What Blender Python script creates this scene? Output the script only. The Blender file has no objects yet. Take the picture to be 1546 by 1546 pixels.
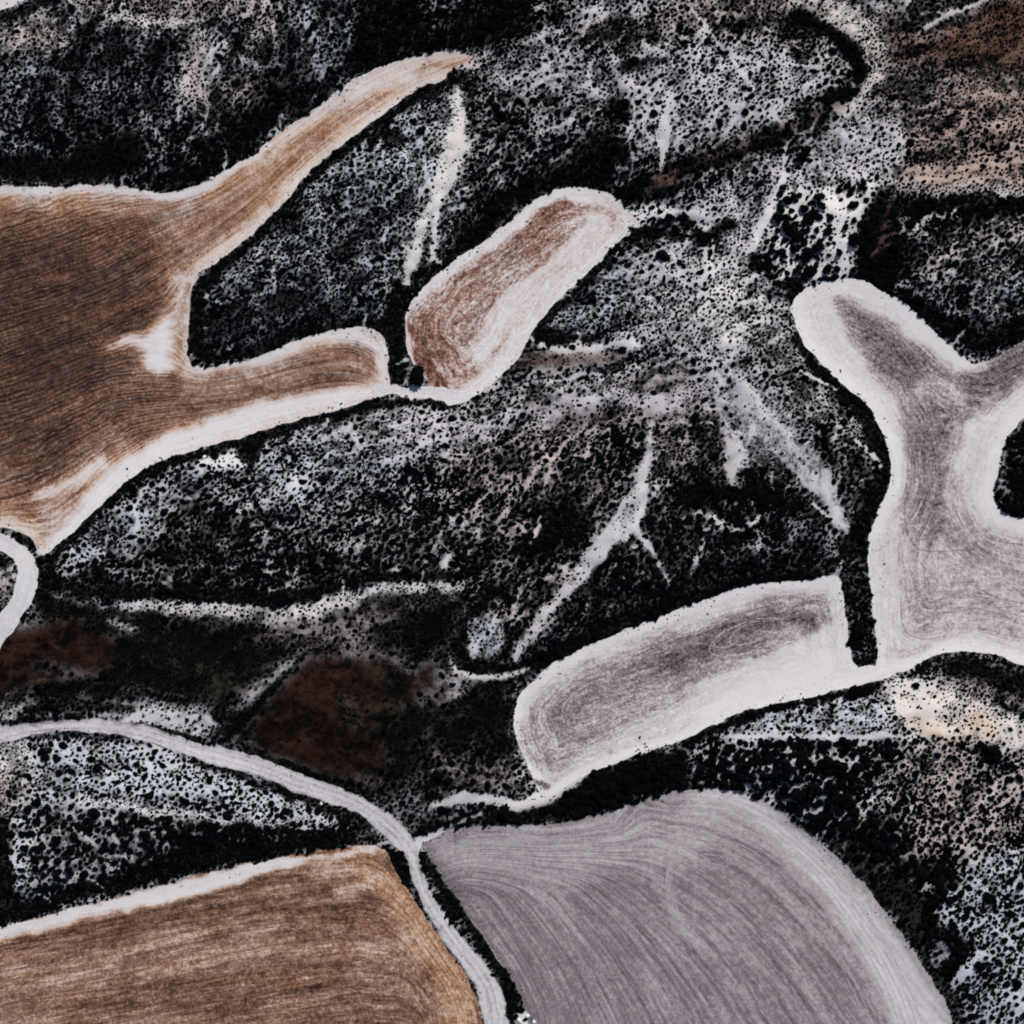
import bpy, math, random
import numpy as np
from mathutils import Vector, Matrix

random.seed(7)
RNG = np.random.default_rng(7)
M = 0.5                      # metres per photo pixel; the photo is 1546 px = 773 m of land seen from straight above
HALF = 773.0
SC = bpy.context.scene
COL = SC.collection

# ------------------------------------------------------------------ camera
cam_d = bpy.data.cameras.new('camera')
cam = bpy.data.objects.new('camera', cam_d)
COL.objects.link(cam)
CAM_H = 2000.0
cam.location = (0, 0, CAM_H)
cam.rotation_euler = (0, 0, 0)
cam_d.sensor_width = 36
cam_d.lens = 18.0 / (HALF * M / CAM_H)
cam_d.clip_start = 10
cam_d.clip_end = 60000
SC.camera = cam
# ------------------------------------------------------------------ world and sun
SUN_EL, SUN_AZ = math.radians(44), math.radians(28)    # azimuth clockwise from the top of the picture
world = bpy.data.worlds.new('World')
SC.world = world
world.use_nodes = True
wn = world.node_tree.nodes
wl = world.node_tree.links
bg = wn.get('Background') or wn.new('ShaderNodeBackground')
sky = wn.new('ShaderNodeTexSky')
sky.sky_type = 'NISHITA'
sky.sun_disc = False
sky.sun_elevation = SUN_EL
sky.sun_rotation = SUN_AZ
wl.new(sky.outputs[0], bg.inputs[0])
bg.inputs[1].default_value = 0.06
sun_d = bpy.data.lights.new('sun', 'SUN')
sun_d.energy = 4.1
sun_d.angle = math.radians(0.5)
sun_d.color = (1.0, 0.955, 0.90)
sun = bpy.data.objects.new('sun', sun_d)
COL.objects.link(sun)
sd_ = Vector((math.sin(SUN_AZ) * math.cos(SUN_EL), math.cos(SUN_AZ) * math.cos(SUN_EL), math.sin(SUN_EL)))
sun.rotation_euler = sd_.to_track_quat('Z', 'Y').to_euler()
sun.location = sd_ * 1500
SC.view_settings.view_transform = 'Standard'
SC.view_settings.look = 'None'
SC.view_settings.exposure = 0.0
SC.view_settings.gamma = 1.0
SC.view_settings.use_curve_mapping = False
SC.render.engine = 'CYCLES'
SC.cycles.pixel_filter_type = 'BLACKMAN_HARRIS'
SC.cycles.filter_width = 1.9
SC.cycles.max_bounces = 4

# ------------------------------------------------------------------ grid (photo pixels)
STEP = 3.0
LO, HI = -165.0, 1713.0
CORE = np.arange(LO, HI + 0.1, STEP)
N = len(CORE)
GX, GY = np.meshgrid(CORE, CORE)          # GX px to the right, GY px downwards


def smooth(a, b, x):
    t = np.clip((x - a) / (b - a + 1e-9), 0, 1)
    return t * t * (3 - 2 * t)


_lat = {}


def vnoise(x, y, wl_, seed):
    """smooth value noise 0..1 at wavelength wl_ (px)"""
    key = seed
    if key not in _lat:
        _lat[key] = np.random.default_rng(1000 + seed).random((256, 256))
    L = _lat[key]
    u, v = x / wl_ + 1000.3, y / wl_ + 1000.7
    iu, iv = np.floor(u).astype(int), np.floor(v).astype(int)
    fu, fv = u - iu, v - iv
    fu = fu * fu * (3 - 2 * fu)
    fv = fv * fv * (3 - 2 * fv)
    a = L[iv % 256, iu % 256]; b = L[iv % 256, (iu + 1) % 256]
    c = L[(iv + 1) % 256, iu % 256]; d = L[(iv + 1) % 256, (iu + 1) % 256]
    return (a * (1 - fu) + b * fu) * (1 - fv) + (c * (1 - fu) + d * fu) * fv


def fbm(x, y, wl_, seed, oct_=4, gain=0.5):
    s, a, t = 0, 1.0, 0
    for k in range(oct_):
        s = s + a * vnoise(x, y, wl_ / 2 ** k, seed + k)
        t += a
        a *= gain
    return s / t


def seg_sd(px, py, P, closed):
    """distance to a polyline, index of nearest segment, parameter on it, and inside flag"""
    P = np.asarray(P, float)
    n = len(P)
    best = np.full(px.shape, 1e9)
    bi = np.zeros(px.shape, int)
    bt = np.zeros(px.shape)
    ins = np.zeros(px.shape, bool)
    for i in range(n if closed else n - 1):
        a = P[i]; b = P[(i + 1) % n]
        dx, dy = b[0] - a[0], b[1] - a[1]
        L2 = dx * dx + dy * dy + 1e-9
        t = np.clip(((px - a[0]) * dx + (py - a[1]) * dy) / L2, 0, 1)
        d = (px - a[0] - t * dx) ** 2 + (py - a[1] - t * dy) ** 2
        m = d < best
        best = np.where(m, d, best); bi = np.where(m, i, bi); bt = np.where(m, t, bt)
        if closed:
            c = (a[1] > py) != (b[1] > py)
            if abs(dy) > 1e-9:
                ins ^= c & (px < dx * (py - a[1]) / dy + a[0])
    return np.sqrt(best), bi, bt, ins


def spline(P, closed=True, sub=4):
    P = np.asarray(P, float)
    n = len(P)
    out = []
    for i in range(n if closed else n - 1):
        if closed:
            p0, p1, p2, p3 = P[(i - 1) % n], P[i], P[(i + 1) % n], P[(i + 2) % n]
        else:
            p0, p1, p2, p3 = P[max(i - 1, 0)], P[i], P[i + 1], P[min(i + 2, n - 1)]
        for k in range(sub):
            t = k / sub
            out.append(0.5 * (2 * p1 + (p2 - p0) * t + (2 * p0 - 5 * p1 + 4 * p2 - p3) * t * t + (3 * p1 - p0 - 3 * p2 + p3) * t ** 3))
    if not closed:
        out.append(P[-1])
    return np.array(out)


# ------------------------------------------------------------------ layout read from the photograph (px)
FIELD = {}
FIELD['brown_arms'] = [(-220, 290), (-60, 283), (0, 281), (60, 282), (120, 279), (165, 278), (200, 285), (240, 290), (265, 288), (300, 279), (330, 264), (360, 247), (385, 231),
    (405, 214), (440, 189), (480, 162), (513, 135), (545, 114), (580, 97), (610, 89), (650, 81), (682, 80), (705, 84), (712, 92), (704, 102), (686, 110), (660, 120), (640, 130),
    (600, 155), (570, 178), (540, 201), (513, 222), (490, 240), (470, 258), (450, 281), (425, 310), (400, 335), (370, 362), (340, 385), (315, 403), (297, 420), (288, 440),
    (286, 480), (284, 530), (291, 548), (312, 556), (340, 550), (380, 543), (430, 523), (470, 508), (510, 497), (550, 494), (574, 503), (583, 520), (585, 560), (588, 594),
    (560, 604), (513, 619), (460, 631), (400, 648), (350, 664), (300, 678), (260, 690), (225, 704), (200, 722), (165, 750), (140, 775), (115, 799), (90, 818), (70, 836), (58, 838),
    (50, 815), (20, 801), (0, 797), (-60, 792), (-220, 785)]
FIELD['brown_capsule'] = [(614, 471), (622, 455), (634, 441), (671, 404), (715, 373), (762, 340), (799, 309), (836, 286), (876, 281), (910, 289), (938, 303), (960, 320), (963, 336),
    (950, 352), (930, 370), (890, 410), (849, 447), (816, 484), (802, 505), (794, 520), (782, 543), (765, 560), (740, 583), (715, 600), (688, 609), (661, 603), (648, 590),
    (644, 563), (627, 550), (614, 530), (611, 504)]
FIELD['pale_fork'] = [(1196, 461), (1205, 445), (1225, 431), (1250, 425), (1280, 420), (1305, 426), (1330, 437), (1352, 448), (1380, 470), (1410, 498), (1440, 525), (1462, 544),
    (1475, 549), (1500, 541), (1525, 528), (1546, 515), (1640, 450), (1780, 380), (1780, 520), (1620, 580), (1546, 632), (1524, 656), (1511, 690), (1504, 722), (1499, 745), (1507, 765),
    (1524, 779), (1546, 784), (1620, 795), (1780, 800), (1780, 1120), (1640, 1050), (1580, 1018), (1546, 1006), (1524, 995), (1495, 987), (1463, 984), (1435, 986), (1413, 991), (1379, 1004), (1345, 1018), (1322, 1024),
    (1322, 1000), (1325, 980), (1319, 933), (1314, 890), (1312, 849), (1313, 809), (1325, 772), (1340, 740), (1344, 701), (1341, 674), (1329, 647), (1312, 614), (1288, 594), (1261, 570),
    (1235, 543), (1214, 523), (1204, 500), (1196, 478)]
FIELD['grey_capsule'] = [(1228, 874), (1252, 869), (1266, 871), (1273, 890), (1277, 927), (1282, 975), (1289, 1003), (1310, 1018), (1318, 1030), (1275, 1040), (1228, 1051), (1161, 1064), (1110, 1078), (1076, 1096),
    (1033, 1116), (990, 1131), (950, 1145), (883, 1171), (849, 1193), (825, 1203), (812, 1192), (806, 1176), (792, 1150), (783, 1128), (777, 1105), (775, 1083), (779, 1062), (789, 1043), (806, 1028), (833, 1004),
    (866, 985), (933, 955), (975, 939), (1020, 922), (1060, 906), (1110, 890), (1161, 880)]
FIELD['smooth_grey'] = [(637, 1277), (658, 1262), (691, 1251), (748, 1246), (816, 1245), (866, 1238), (917, 1228), (984, 1205), (1033, 1192), (1070, 1189), (1103, 1193), (1137, 1204), (1177, 1224),
    (1214, 1251), (1255, 1285), (1295, 1325), (1329, 1368), (1362, 1409), (1396, 1460), (1423, 1507), (1438, 1546), (1500, 1760), (880, 1760), (797, 1530), (782, 1497), (762, 1463), (732, 1419), (701, 1376), (671, 1329), (648, 1295)]
FIELD['brown_striped'] = [(-220, 1455), (0, 1399), (84, 1378), (168, 1356), (252, 1333), (336, 1312), (420, 1296), (480, 1285), (520, 1279), (550, 1276), (577, 1281), (588, 1297), (598, 1319), (617, 1344), (637, 1376),
    (661, 1413), (681, 1443), (701, 1470), (715, 1497), (724, 1527), (728, 1550), (735, 1760), (-220, 1760)]
FIELD['corner'] = [(-220, 60), (-60, 32), (0, 17), (30, 6), (60, -12), (120, -60), (140, -220), (-220, -220)]

ROAD = {}
ROAD['dirt_road'] = [(-220, 1175, 24), (-100, 1130, 24), (0, 1110, 25), (40, 1101, 21), (84, 1096, 18), (151, 1096, 19), (208, 1105, 22), (262, 1121, 24), (309, 1136, 27), (370, 1152, 28), (437, 1177, 28), (520, 1206, 27),
    (563, 1229, 29), (594, 1255, 31), (614, 1277, 26), (624, 1298, 20), (631, 1322, 17), (644, 1356, 18), (664, 1389, 23), (691, 1426, 26), (718, 1460, 29), (738, 1493, 35), (745, 1524, 36), (748, 1560, 36), (745, 1760, 34)]
ROAD['ring'] = [(-130, 850, 26), (-60, 818, 26), (-15, 817, 26), (14, 824, 28), (34, 843, 30), (43, 868, 33), (37, 898, 31), (20, 926, 28), (0, 953, 26), (-30, 985, 24), (-130, 1000, 20)]
ROAD['field_link'] = [(575, 590, 18), (600, 592, 17), (628, 592, 18), (655, 594, 20), (690, 601, 14), (705, 600, 8)]
ROAD['east_link'] = [(1262, 1030, 24), (1300, 1022, 26), (1335, 1014, 22), (1375, 1002, 14)]

SDF = {}
NEAR = {}
warp_x = (fbm(GX, GY, 22, 11, 3) - .5)
warp_y = (fbm(GX, GY, 22, 31, 3) - .5)
rag = (fbm(GX, GY, 14, 51, 2) - .5)
for k, P in FIELD.items():
    S = spline(P, True, 3)
    d, bi, bt, ins = seg_sd(GX + warp_x * 3, GY + warp_y * 3, S, True)
    SDF[k] = np.where(ins, -d, d) + rag * 6.0
    NEAR[k] = bi // 3
    if k == 'brown_arms':                 # the long arm frays into the scrub at its tip
        SDF[k] = SDF[k] + smooth(600, 700, GX) * (GY < 160) * ((fbm(GX, GY, 12, 801, 2) - .42) * 34)
    if k == 'brown_capsule':
        SDF[k] = SDF[k] + smooth(910, 955, GX) * ((fbm(GX, GY, 10, 811, 2) - .45) * 26)
RLAT = {}
for k, P in ROAD.items():
    A = np.array(P, float)
    S = spline(A, False, 4)
    d, bi, bt, _ = seg_sd(GX + warp_x * 2, GY + warp_y * 2, S[:, :2], False)
    w = S[bi, 2] * (1 - bt) + S[np.minimum(bi + 1, len(S) - 1), 2] * bt
    SDF[k] = d - w / 2 + rag * (14.0 if k in ('verge', 'junction', 'field_link') else 7.0) + (fbm(GX, GY, 34, 631, 2) - .5) * 5
    a = S[bi, :2]; b = S[np.minimum(bi + 1, len(S) - 1), :2]
    cr = (b[..., 0] - a[..., 0]) * (GY - a[..., 1]) - (b[..., 1] - a[..., 1]) * (GX - a[..., 0])
    RLAT[k] = np.sign(cr) * d
ALLF = np.minimum.reduce([SDF[k] for k in FIELD])
ALLR = np.minimum.reduce([SDF[k] for k in ROAD])
OPEN = np.minimum(ALLF, ALLR)             # < 0 on fields and roads


def blur(a, r):
    """three box blurs of radius r cells"""
    r = int(r)
    for _ in range(3):
        for ax in (0, 1):
            p = np.pad(a, [(r + 1, r) if i == ax else (0, 0) for i in (0, 1)], mode='edge')
            c = np.cumsum(p, axis=ax)
            if ax == 0:
                a = (c[2 * r + 1:] - c[:-2 * r - 1]) / (2 * r + 1)
            else:
                a = (c[:, 2 * r + 1:] - c[:, :-2 * r - 1]) / (2 * r + 1)
    return a


# ------------------------------------------------------------------ relief (metres)
hill = smooth(0, 70, OPEN)
hill = blur(hill, 8)
wm = np.clip(hill * 1.3, 0, 1)
bw_x = fbm(GX, GY, 70, 601, 3) - .5
bw_y = fbm(GX, GY, 70, 611, 3) - .5
WX, WY = GX + warp_x * 26 + bw_x * 34, GY + warp_y * 26 + bw_y * 34


def ridged(u, v, seed):
    r_ = 0
    for k_, a_ in ((1, .6), (2, .4)):
        r_ = r_ + a_ * (1 - np.abs(2 * fbm(u * k_, v * k_, 1.0, seed + 20 * k_, 2) - 1)) ** 2
    return r_


def dirn(ang, seed, long_, short_):
    c_, s_ = math.cos(math.radians(ang)), math.sin(math.radians(ang))
    return ridged((WX * c_ - WY * s_) / long_, (WX * s_ + WY * c_) / short_, seed)


def fan(cx_, cy_, seed, long_, deg_):
    """spurs that spread from a point, as gullies do from the head of a slope"""
    dx, dy = WX - cx_, WY - cy_
    r_ = np.hypot(dx, dy)
    an_ = np.degrees(np.arctan2(dy, dx))
    return ridged(r_ / long_, an_ / deg_ + 40, seed)


# spurs and gullies of the hills: direction differs from slope to slope
RIDGE = dirn(22, 641, 60, 20)
for val, m_ in [(fan(1000, 300, 651, 70, 9), smooth(850, 900, GX) * (1 - smooth(250, 290, GY)) * (1 - smooth(1290, 1320, GX))),
                (fan(1050, 480, 661, 70, 7), smooth(1000, 1050, GX) * smooth(545, 590, GY) * (1 - smooth(830, 870, GY))),
                (dirn(58, 671, 60, 20), smooth(560, 640, GX) * (1 - smooth(1000, 1050, GX)) * smooth(660, 710, GY) * (1 - smooth(980, 1020, GY))),
                (dirn(75, 681, 60, 20), (1 - smooth(540, 600, GX)) * (1 - smooth(240, 280, GY))),
                (dirn(62, 691, 50, 18), smooth(1060, 1120, GX) * smooth(225, 262, GY) * (1 - smooth(440, 480, GY)) * (1 - smooth(1300, 1330, GX))),
                (dirn(50, 696, 60, 22), smooth(1040, 1100, GX) * smooth(1090, 1130, GY)),
                (dirn(14, 698, 60, 16), smooth(1320, 1350, GX) * (1 - smooth(280, 300, GY))),
                (dirn(-10, 699, 60, 20), (1 - smooth(560, 620, GX)) * smooth(1100, 1130, GY))]:
    RIDGE = RIDGE * (1 - m_) + val * m_
RIDGE = RIDGE - RIDGE.mean()
HGT = 9.0 * hill + 3.2 * (fbm(GX, GY, 90, 71, 3) - .5) * wm + blur(RIDGE, 1) * 5.5 * wm
HGT += 5.0 * (fbm(GX, GY, 420, 91, 2) - .5)


def bil(A, x, y):
    u = np.clip((np.asarray(x, float) - LO) / STEP, 0, N - 1.001)
    v = np.clip((np.asarray(y, float) - LO) / STEP, 0, N - 1.001)
    iu, iv = np.floor(u).astype(int), np.floor(v).astype(int)
    fu, fv = u - iu, v - iv
    return (A[iv, iu] * (1 - fu) + A[iv, iu + 1] * fu) * (1 - fv) + (A[iv + 1, iu] * (1 - fu) + A[iv + 1, iu + 1] * fu) * fv


def at(px, py, dz=0.0):
    return ((px - HALF) * M, (HALF - py) * M, float(bil(HGT, px, py)) + dz)


# ------------------------------------------------------------------ scrub maps: D cover, B paleness of the soil, S bush size (px), tint
def srgb(r, g, b, k=1.0):
    f = lambda c: ((c / 255) / 12.92 if c / 255 <= .04045 else ((c / 255 + .055) / 1.055) ** 2.4) * k
    return (f(r), f(g), f(b))


TINT = {'n': (192, 190, 194), 'b': (186, 191, 200), 'p': (192, 180, 178), 'w': (218, 215, 217), 't': (214, 192, 172), 'r': (88, 54, 40),
        'm': (158, 148, 152), 'k': (84, 76, 72), 'g': (190, 187, 193), 'd': (49, 30, 23), 'o': (106, 80, 69), 'q': (176, 156, 148), 'v': (52, 50, 40), 'y': (214, 207, 202)}
PALE_K = 0.86
D = np.full(GX.shape, .78)
B = np.full(GX.shape, .45)
SZ = np.full(GX.shape, 8.0)
T = np.zeros(GX.shape + (3,)) + np.array(srgb(*TINT['n'], PALE_K))



def apply(mask, sl, d=None, b=None, s=None, t=None):
    for A, v in ((D, d), (B, b), (SZ, s)):
        if v is not None:
            A[sl] = A[sl] * (1 - mask) + v * mask
    if t is not None:
        c = np.array(srgb(*TINT[t], PALE_K))
        T[sl] = T[sl] * (1 - mask[..., None]) + c * mask[..., None]


def box(P, pad):
    P = np.asarray(P, float)
    x0, y0 = P[:, 0].min() - pad, P[:, 1].min() - pad
    x1, y1 = P[:, 0].max() + pad, P[:, 1].max() + pad
    f = lambda v: int(np.clip((v - LO) / STEP, 0, N))
    return (slice(f(y0), f(y1) + 1), slice(f(x0), f(x1) + 1))


def poly(P, f=14, sharp=False, **k):
    f = f * (1 if sharp else 1.5)
    sl = box(P, f + 40)
    qx, qy = (GX + warp_x * 7, GY + warp_y * 7) if sharp else (WX, WY)
    d_, _, _, ins = seg_sd(qx[sl], qy[sl], P, True)
    sd = np.where(ins, -d_, d_)
    apply(1 - smooth(-f, f, sd), sl, **k)


def stroke(P, f=4, **k):
    A = np.array(P, float)
    sl = box(A, A[:, 2].max() / 2 + f + 20)
    amp = 0.35 if A[:, 2].max() < 9 else 0.7
    xx, yy = GX[sl] + warp_x[sl] * 16 * amp, GY[sl] + warp_y[sl] * 16 * amp
    d_, bi, bt, _ = seg_sd(xx, yy, A[:, :2], False)
    w = A[bi, 2] * (1 - bt) + A[np.minimum(bi + 1, len(A) - 1), 2] * bt
    if k.get('d', 1) <= .3:
        w = w + 2.5
        if k.get('b', 0) >= .68 and A[:, 2].max() < 24: k['b'] = min(.97, k['b'] + .13)
    apply(1 - smooth(-f, f, d_ - w / 2), sl, **k)


# --- top left hill
poly([(-200, 0), (560, -200), (620, 60), (480, 150), (330, 250), (-200, 250)], d=.8, b=.34, s=7, t='b')
poly([(60, 70), (250, 60), (270, 230), (60, 235)], d=.9, b=.28)
poly([(-200, 20), (0, 45), (60, 30), (115, 50), (100, 85), (30, 85), (-200, 90)], d=.42, b=.62, s=5, t='p')
poly([(100, -200), (420, -200), (400, 20), (300, 48), (170, 40), (105, 12)], d=.5, b=.66, s=6, t='p')
poly([(180, -60), (340, -60), (330, 22), (200, 24), (165, 10)], 8, d=.75, b=.6)
stroke([(170, 26, 6), (210, 33, 12), (250, 38, 10), (300, 34, 10)], 8, d=.4, b=.82, s=4, t='w')
poly([(285, 60), (320, 65), (330, 130), (328, 185), (290, 170), (265, 120)], d=.42, b=.78, s=5, t='p')
poly([(120, 60), (240, 70), (260, 120), (150, 110)], d=.85, b=.3)
stroke([(40, 110, 12), (110, 115, 8)], 6, d=.4, b=.7, t='b')
stroke([(0, 220, 14), (110, 232, 10), (200, 205, 8)], 8, d=.65, b=.5, t='b')
poly([(380, 20), (440, 0), (430, 60), (350, 80)], d=.62, b=.5, t='p')
poly([(455, 20), (540, 30), (540, 100), (470, 120)], d=.62, b=.5, t='b')
poly([(330, 130), (400, 100), (420, 140), (340, 200)], d=.75, b=.36, t='p')
poly([(190, 190), (330, 190), (320, 250), (235, 270)], d=.8, b=.4, t='g')
poly([(-200, 240), (110, 242), (160, 215), (212, 205), (216, 275), (-200, 276)], 5, d=.72, b=.12, s=6, t='k')
poly([(560, -200), (820, -200), (800, 30), (740, 75), (600, 82), (500, 120), (420, 190), (335, 255), (250, 285), (300, 240), (360, 200), (420, 140), (500, 100), (545, 30)], 9, d=1.0, b=.06, s=9)
poly([(640, -200), (720, -200), (715, 20), (650, 48), (635, 20)], 12, d=.78, b=.4, t='n', s=7)
stroke([(0, 28, 14), (50, 15, 14), (110, -20, 20)], 4, d=1, b=.08)
# --- top middle
poly([(740, 95), (800, 80), (900, 70), (1000, 60), (1050, 90), (1000, 160), (930, 165), (850, 150), (760, 140)], d=.5, b=.66, s=6, t='g')
poly([(870, 40), (960, 25), (1060, 0), (1060, 60), (960, 66), (860, 62)], 8, d=.78, b=.38, s=6, t='p')
stroke([(780, 72, 4), (820, 52, 22), (870, 40, 18), (920, 15, 30), (1000, -10, 60)], 5, d=.5, b=.68, s=6, t='g')
stroke([(840, 72, 8), (900, 58, 12), (960, 60, 8)], 4, d=.95, b=.1)
poly([(690, 130), (760, 130), (870, 190), (860, 235), (790, 260), (740, 300), (690, 300), (700, 200)], d=.82, b=.42, s=7, t='n')
poly([(800, 150), (930, 160), (905, 195), (850, 195)], 10, d=.66, b=.5, t='g')
poly([(930, 150), (960, 170), (935, 240), (915, 285), (850, 282), (790, 315), (700, 378), (662, 400), (660, 385), (690, 350), (755, 300), (800, 268), (860, 236), (900, 205)], 7, d=1.0, b=.04, s=9)
stroke([(945, 105, 22), (1000, 100, 20)], 5, d=1, b=.05)
stroke([(960, 125, 8), (1010, 105, 10)], 5, d=.3, b=.7)
stroke([(700, 92, 26), (722, 90, 18), (742, 80, 8)], 4, d=.45, b=.92, s=5, t='p')
stroke([(640, 84, 6), (680, 76, 10), (715, 76, 6)], 3, d=.6, b=.7, s=5, t='p')
# --- island between the arms of the brown field
poly([(640, 125), (690, 120), (700, 300), (660, 400), (620, 450), (600, 500), (540, 490), (470, 505), (380, 540), (292, 545), (290, 430), (430, 315), (513, 225), (570, 180)], 4, d=.82, b=.48, s=6.5, t='b')
poly([(600, 150), (690, 130), (690, 300), (640, 400), (610, 330), (600, 250)], 14, d=.68, b=.6, s=6)
poly([(500, 230), (600, 240), (620, 330), (520, 330), (440, 400), (340, 470), (330, 440), (430, 350)], 16, d=.76, b=.56)
poly([(292, 470), (420, 460), (560, 430), (600, 500), (470, 505), (292, 545)], 12, d=.92, b=.3)
stroke([(540, 215, 16), (580, 205, 22), (610, 212, 10)], 6, d=1, b=.1)
stroke([(655, 130, 16), (600, 165, 12), (540, 210, 10), (480, 262, 12), (440, 305, 10), (380, 365, 12), (325, 408, 16), (298, 445, 20), (294, 520, 20), (310, 545, 12), (390, 530, 14), (470, 500, 12), (550, 484, 16), (596, 505, 22), (600, 570, 22)], 3, d=1, b=.05, s=7)
stroke([(626, 415, 24), (600, 450, 30), (598, 500, 24), (600, 575, 20)], 5, d=1, b=.05, s=8)
stroke([(690, 135, 8), (692, 165, 16), (690, 195, 28), (683, 235, 30), (672, 270, 26), (655, 312, 15), (636, 345, 13), (624, 385, 12), (614, 425, 12)], 5, d=.12, b=.95, s=3, t='y')
stroke([(664, 292, 6), (660, 325, 6), (658, 365, 7), (654, 388, 9), (664, 396, 6)], 2, d=.0, b=.95, t='w')
stroke([(635, 215, 5), (648, 280, 6), (630, 300, 4)], 2, d=.25, b=.7)
stroke([(648, 395, 10), (628, 408, 6)], 4, d=.4, b=.7)
stroke([(688, 290, 4), (700, 300, 4), (697, 316, 4), (680, 318, 4)], 2, d=.2, b=.8)
# --- top right plateau
poly([(890, 130), (1010, 95), (1060, 40), (1160, 55), (1240, 60), (1285, 100), (1250, 140), (1200, 170), (1150, 200), (1040, 240), (960, 240), (930, 200), (985, 160)], 8, d=.5, b=.74, s=6.5, t='g')
poly([(1000, 0), (1190, -60), (1260, 40), (1200, 60), (1060, 60)], 12, d=.72, b=.45, s=7, t='p')
stroke([(1050, 20, 12), (1110, 45, 16), (1150, 35, 20), (1200, 30, 16)], 6, d=.9, b=.2)
stroke([(1200, 28, 20), (1255, 50, 18), (1290, 85, 20), (1302, 112, 26), (1288, 135, 20), (1255, 150, 26), (1235, 175, 26), (1190, 200, 20), (1175, 205, 26), (1120, 225, 22), (1060, 245, 24), (1010, 272, 36), (960, 290, 26), (925, 300, 14)], 4, d=.96, b=.05, s=9, t='k')
stroke([(1180, 70, 14), (1210, 90, 18), (1195, 110, 10)], 8, d=.85, b=.3)
stroke([(1235, 75, 26), (1250, 100, 26), (1260, 115, 16)], 10, d=.35, b=.8, t='w')
stroke([(1012, 140, 10), (1004, 185, 18), (1000, 220, 18), (998, 262, 3)], 3, d=.03, b=.97, s=3, t='g')
stroke([(1240, 172, 8), (1200, 192, 10), (1150, 208, 10), (1100, 228, 10), (1060, 243, 12), (1010, 270, 18), (975, 288, 14)], 6, d=.66, b=.42, s=6, t='r')
stroke([(925, 180, 10), (890, 220, 16), (850, 245, 16), (810, 265, 10)], 8, d=.8, b=.3, s=6, t='k')
stroke([(1290, 168, 6), (1262, 166, 12)], 4, d=.1, b=.8, t='r')
stroke([(1040, 268, 8), (1000, 275, 14), (980, 270, 6)], 5, d=.3, b=.65, t='r')
stroke([(1045, 18, 2), (1078, 60, 3), (1105, 95, 4), (1138, 140, 3)], 1.5, d=.0, b=.95, t='w')
stroke([(1105, 87, 2.5), (1150, 99, 2.5), (1240, 103, 1.5)], 1.5, d=.0, b=.85)
stroke([(1155, 160, 2), (1182, 196, 2)], 1.5, d=0, b=.85)
# --- top right corner
poly([(1330, 20), (1420, 40), (1546, -20), (1720, -60), (1720, 260), (1330, 260), (1310, 120)], 12, d=.6, b=.42, s=6.5, t='p')
poly([(1345, 40), (1395, 52), (1480, 0), (1720, -60), (1720, 110), (1440, 120), (1350, 110), (1325, 70)], 24, d=.66, b=.5, s=4.5, t='o')
stroke([(1190, -30, 50), (1240, 15, 34), (1290, 40, 40), (1320, 75, 34), (1318, 110, 18), (1300, 145, 12), (1280, 175, 12)], 6, d=.3, b=.74, s=4.5, t='y')
stroke([(1280, -60, 60), (1340, 10, 60)], 12, d=.42, b=.62, s=5)
stroke([(1375, 20, 18), (1388, 45, 20), (1430, 15, 22), (1500, -25, 30)], 4, d=.9, b=.2, s=7)
stroke([(1385, 52, 4), (1415, 33, 6), (1440, 20, 4), (1490, 0, 3), (1600, -30, 3)], 2, d=0, b=.95, t='w')
poly([(1340, 110), (1440, 120), (1440, 180), (1340, 190)], 14, d=.55, b=.5, s=6, t='m')
poly([(1230, 220), (1300, 170), (1360, 180), (1380, 240), (1320, 265), (1250, 270), (1225, 245)], 8, d=.36, b=.74, s=5.5, t='g')
poly([(1400, 140), (1720, 110), (1720, 190), (1420, 190)], 10, d=.6, b=.62, s=5, t='q')
poly([(1380, 185), (1720, 175), (1720, 240), (1380, 240)], 9, d=.68, b=.58, s=6.5, t='q')
poly([(1335, 255), (1400, 243), (1720, 230), (1720, 280), (1400, 290), (1345, 280)], 6, d=.46, b=.66, s=5, t='q')
stroke([(1360, 262, 4), (1420, 256, 6), (1500, 250, 4), (1600, 240, 4)], 3, d=.1, b=.7, t='q')
stroke([(1345, 275, 4), (1400, 272, 6), (1470, 268, 4)], 3, d=.1, b=.8, t='t')
stroke([(1240, 262, 10), (1320, 268, 12), (1360, 285, 8), (1420, 292, 8), (1720, 290, 8)], 4, d=.4, b=.8, s=5, t='w')
poly([(1310, 290), (1340, 284), (1400, 298), (1720, 298), (1720, 420), (1546, 560), (1480, 545), (1440, 520), (1350, 445), (1285, 418), (1300, 380), (1310, 330)], 5, d=.84, b=.38, s=7, t='n')
poly([(1370, 300), (1720, 298), (1720, 320), (1430, 325), (1370, 340)], 7, d=.97, b=.12, s=10)
poly([(1312, 290), (1355, 290), (1360, 340), (1350, 440), (1285, 418), (1302, 380)], 6, d=.97, b=.04, s=9, t='k')
stroke([(1345, 300, 10), (1335, 330, 12), (1330, 365, 12), (1318, 385, 8)], 8, d=.45, b=.55, s=5, t='r')
stroke([(1360, 350, 8), (1400, 330, 10), (1440, 322, 6)], 5, d=.45, b=.7)
stroke([(1390, 415, 22), (1430, 380, 24), (1500, 360, 22), (1600, 340, 30)], 9, d=.66, b=.56, s=7, t='p')
stroke([(1360, 445, 20), (1400, 470, 20), (1450, 500, 26), (1480, 525, 26), (1546, 495, 30), (1650, 440, 30)], 7, d=.98, b=.07, s=9)
stroke([(1480, 455, 30), (1520, 445, 34), (1600, 430, 40)], 12, d=.72, b=.6, t='b')
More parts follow.
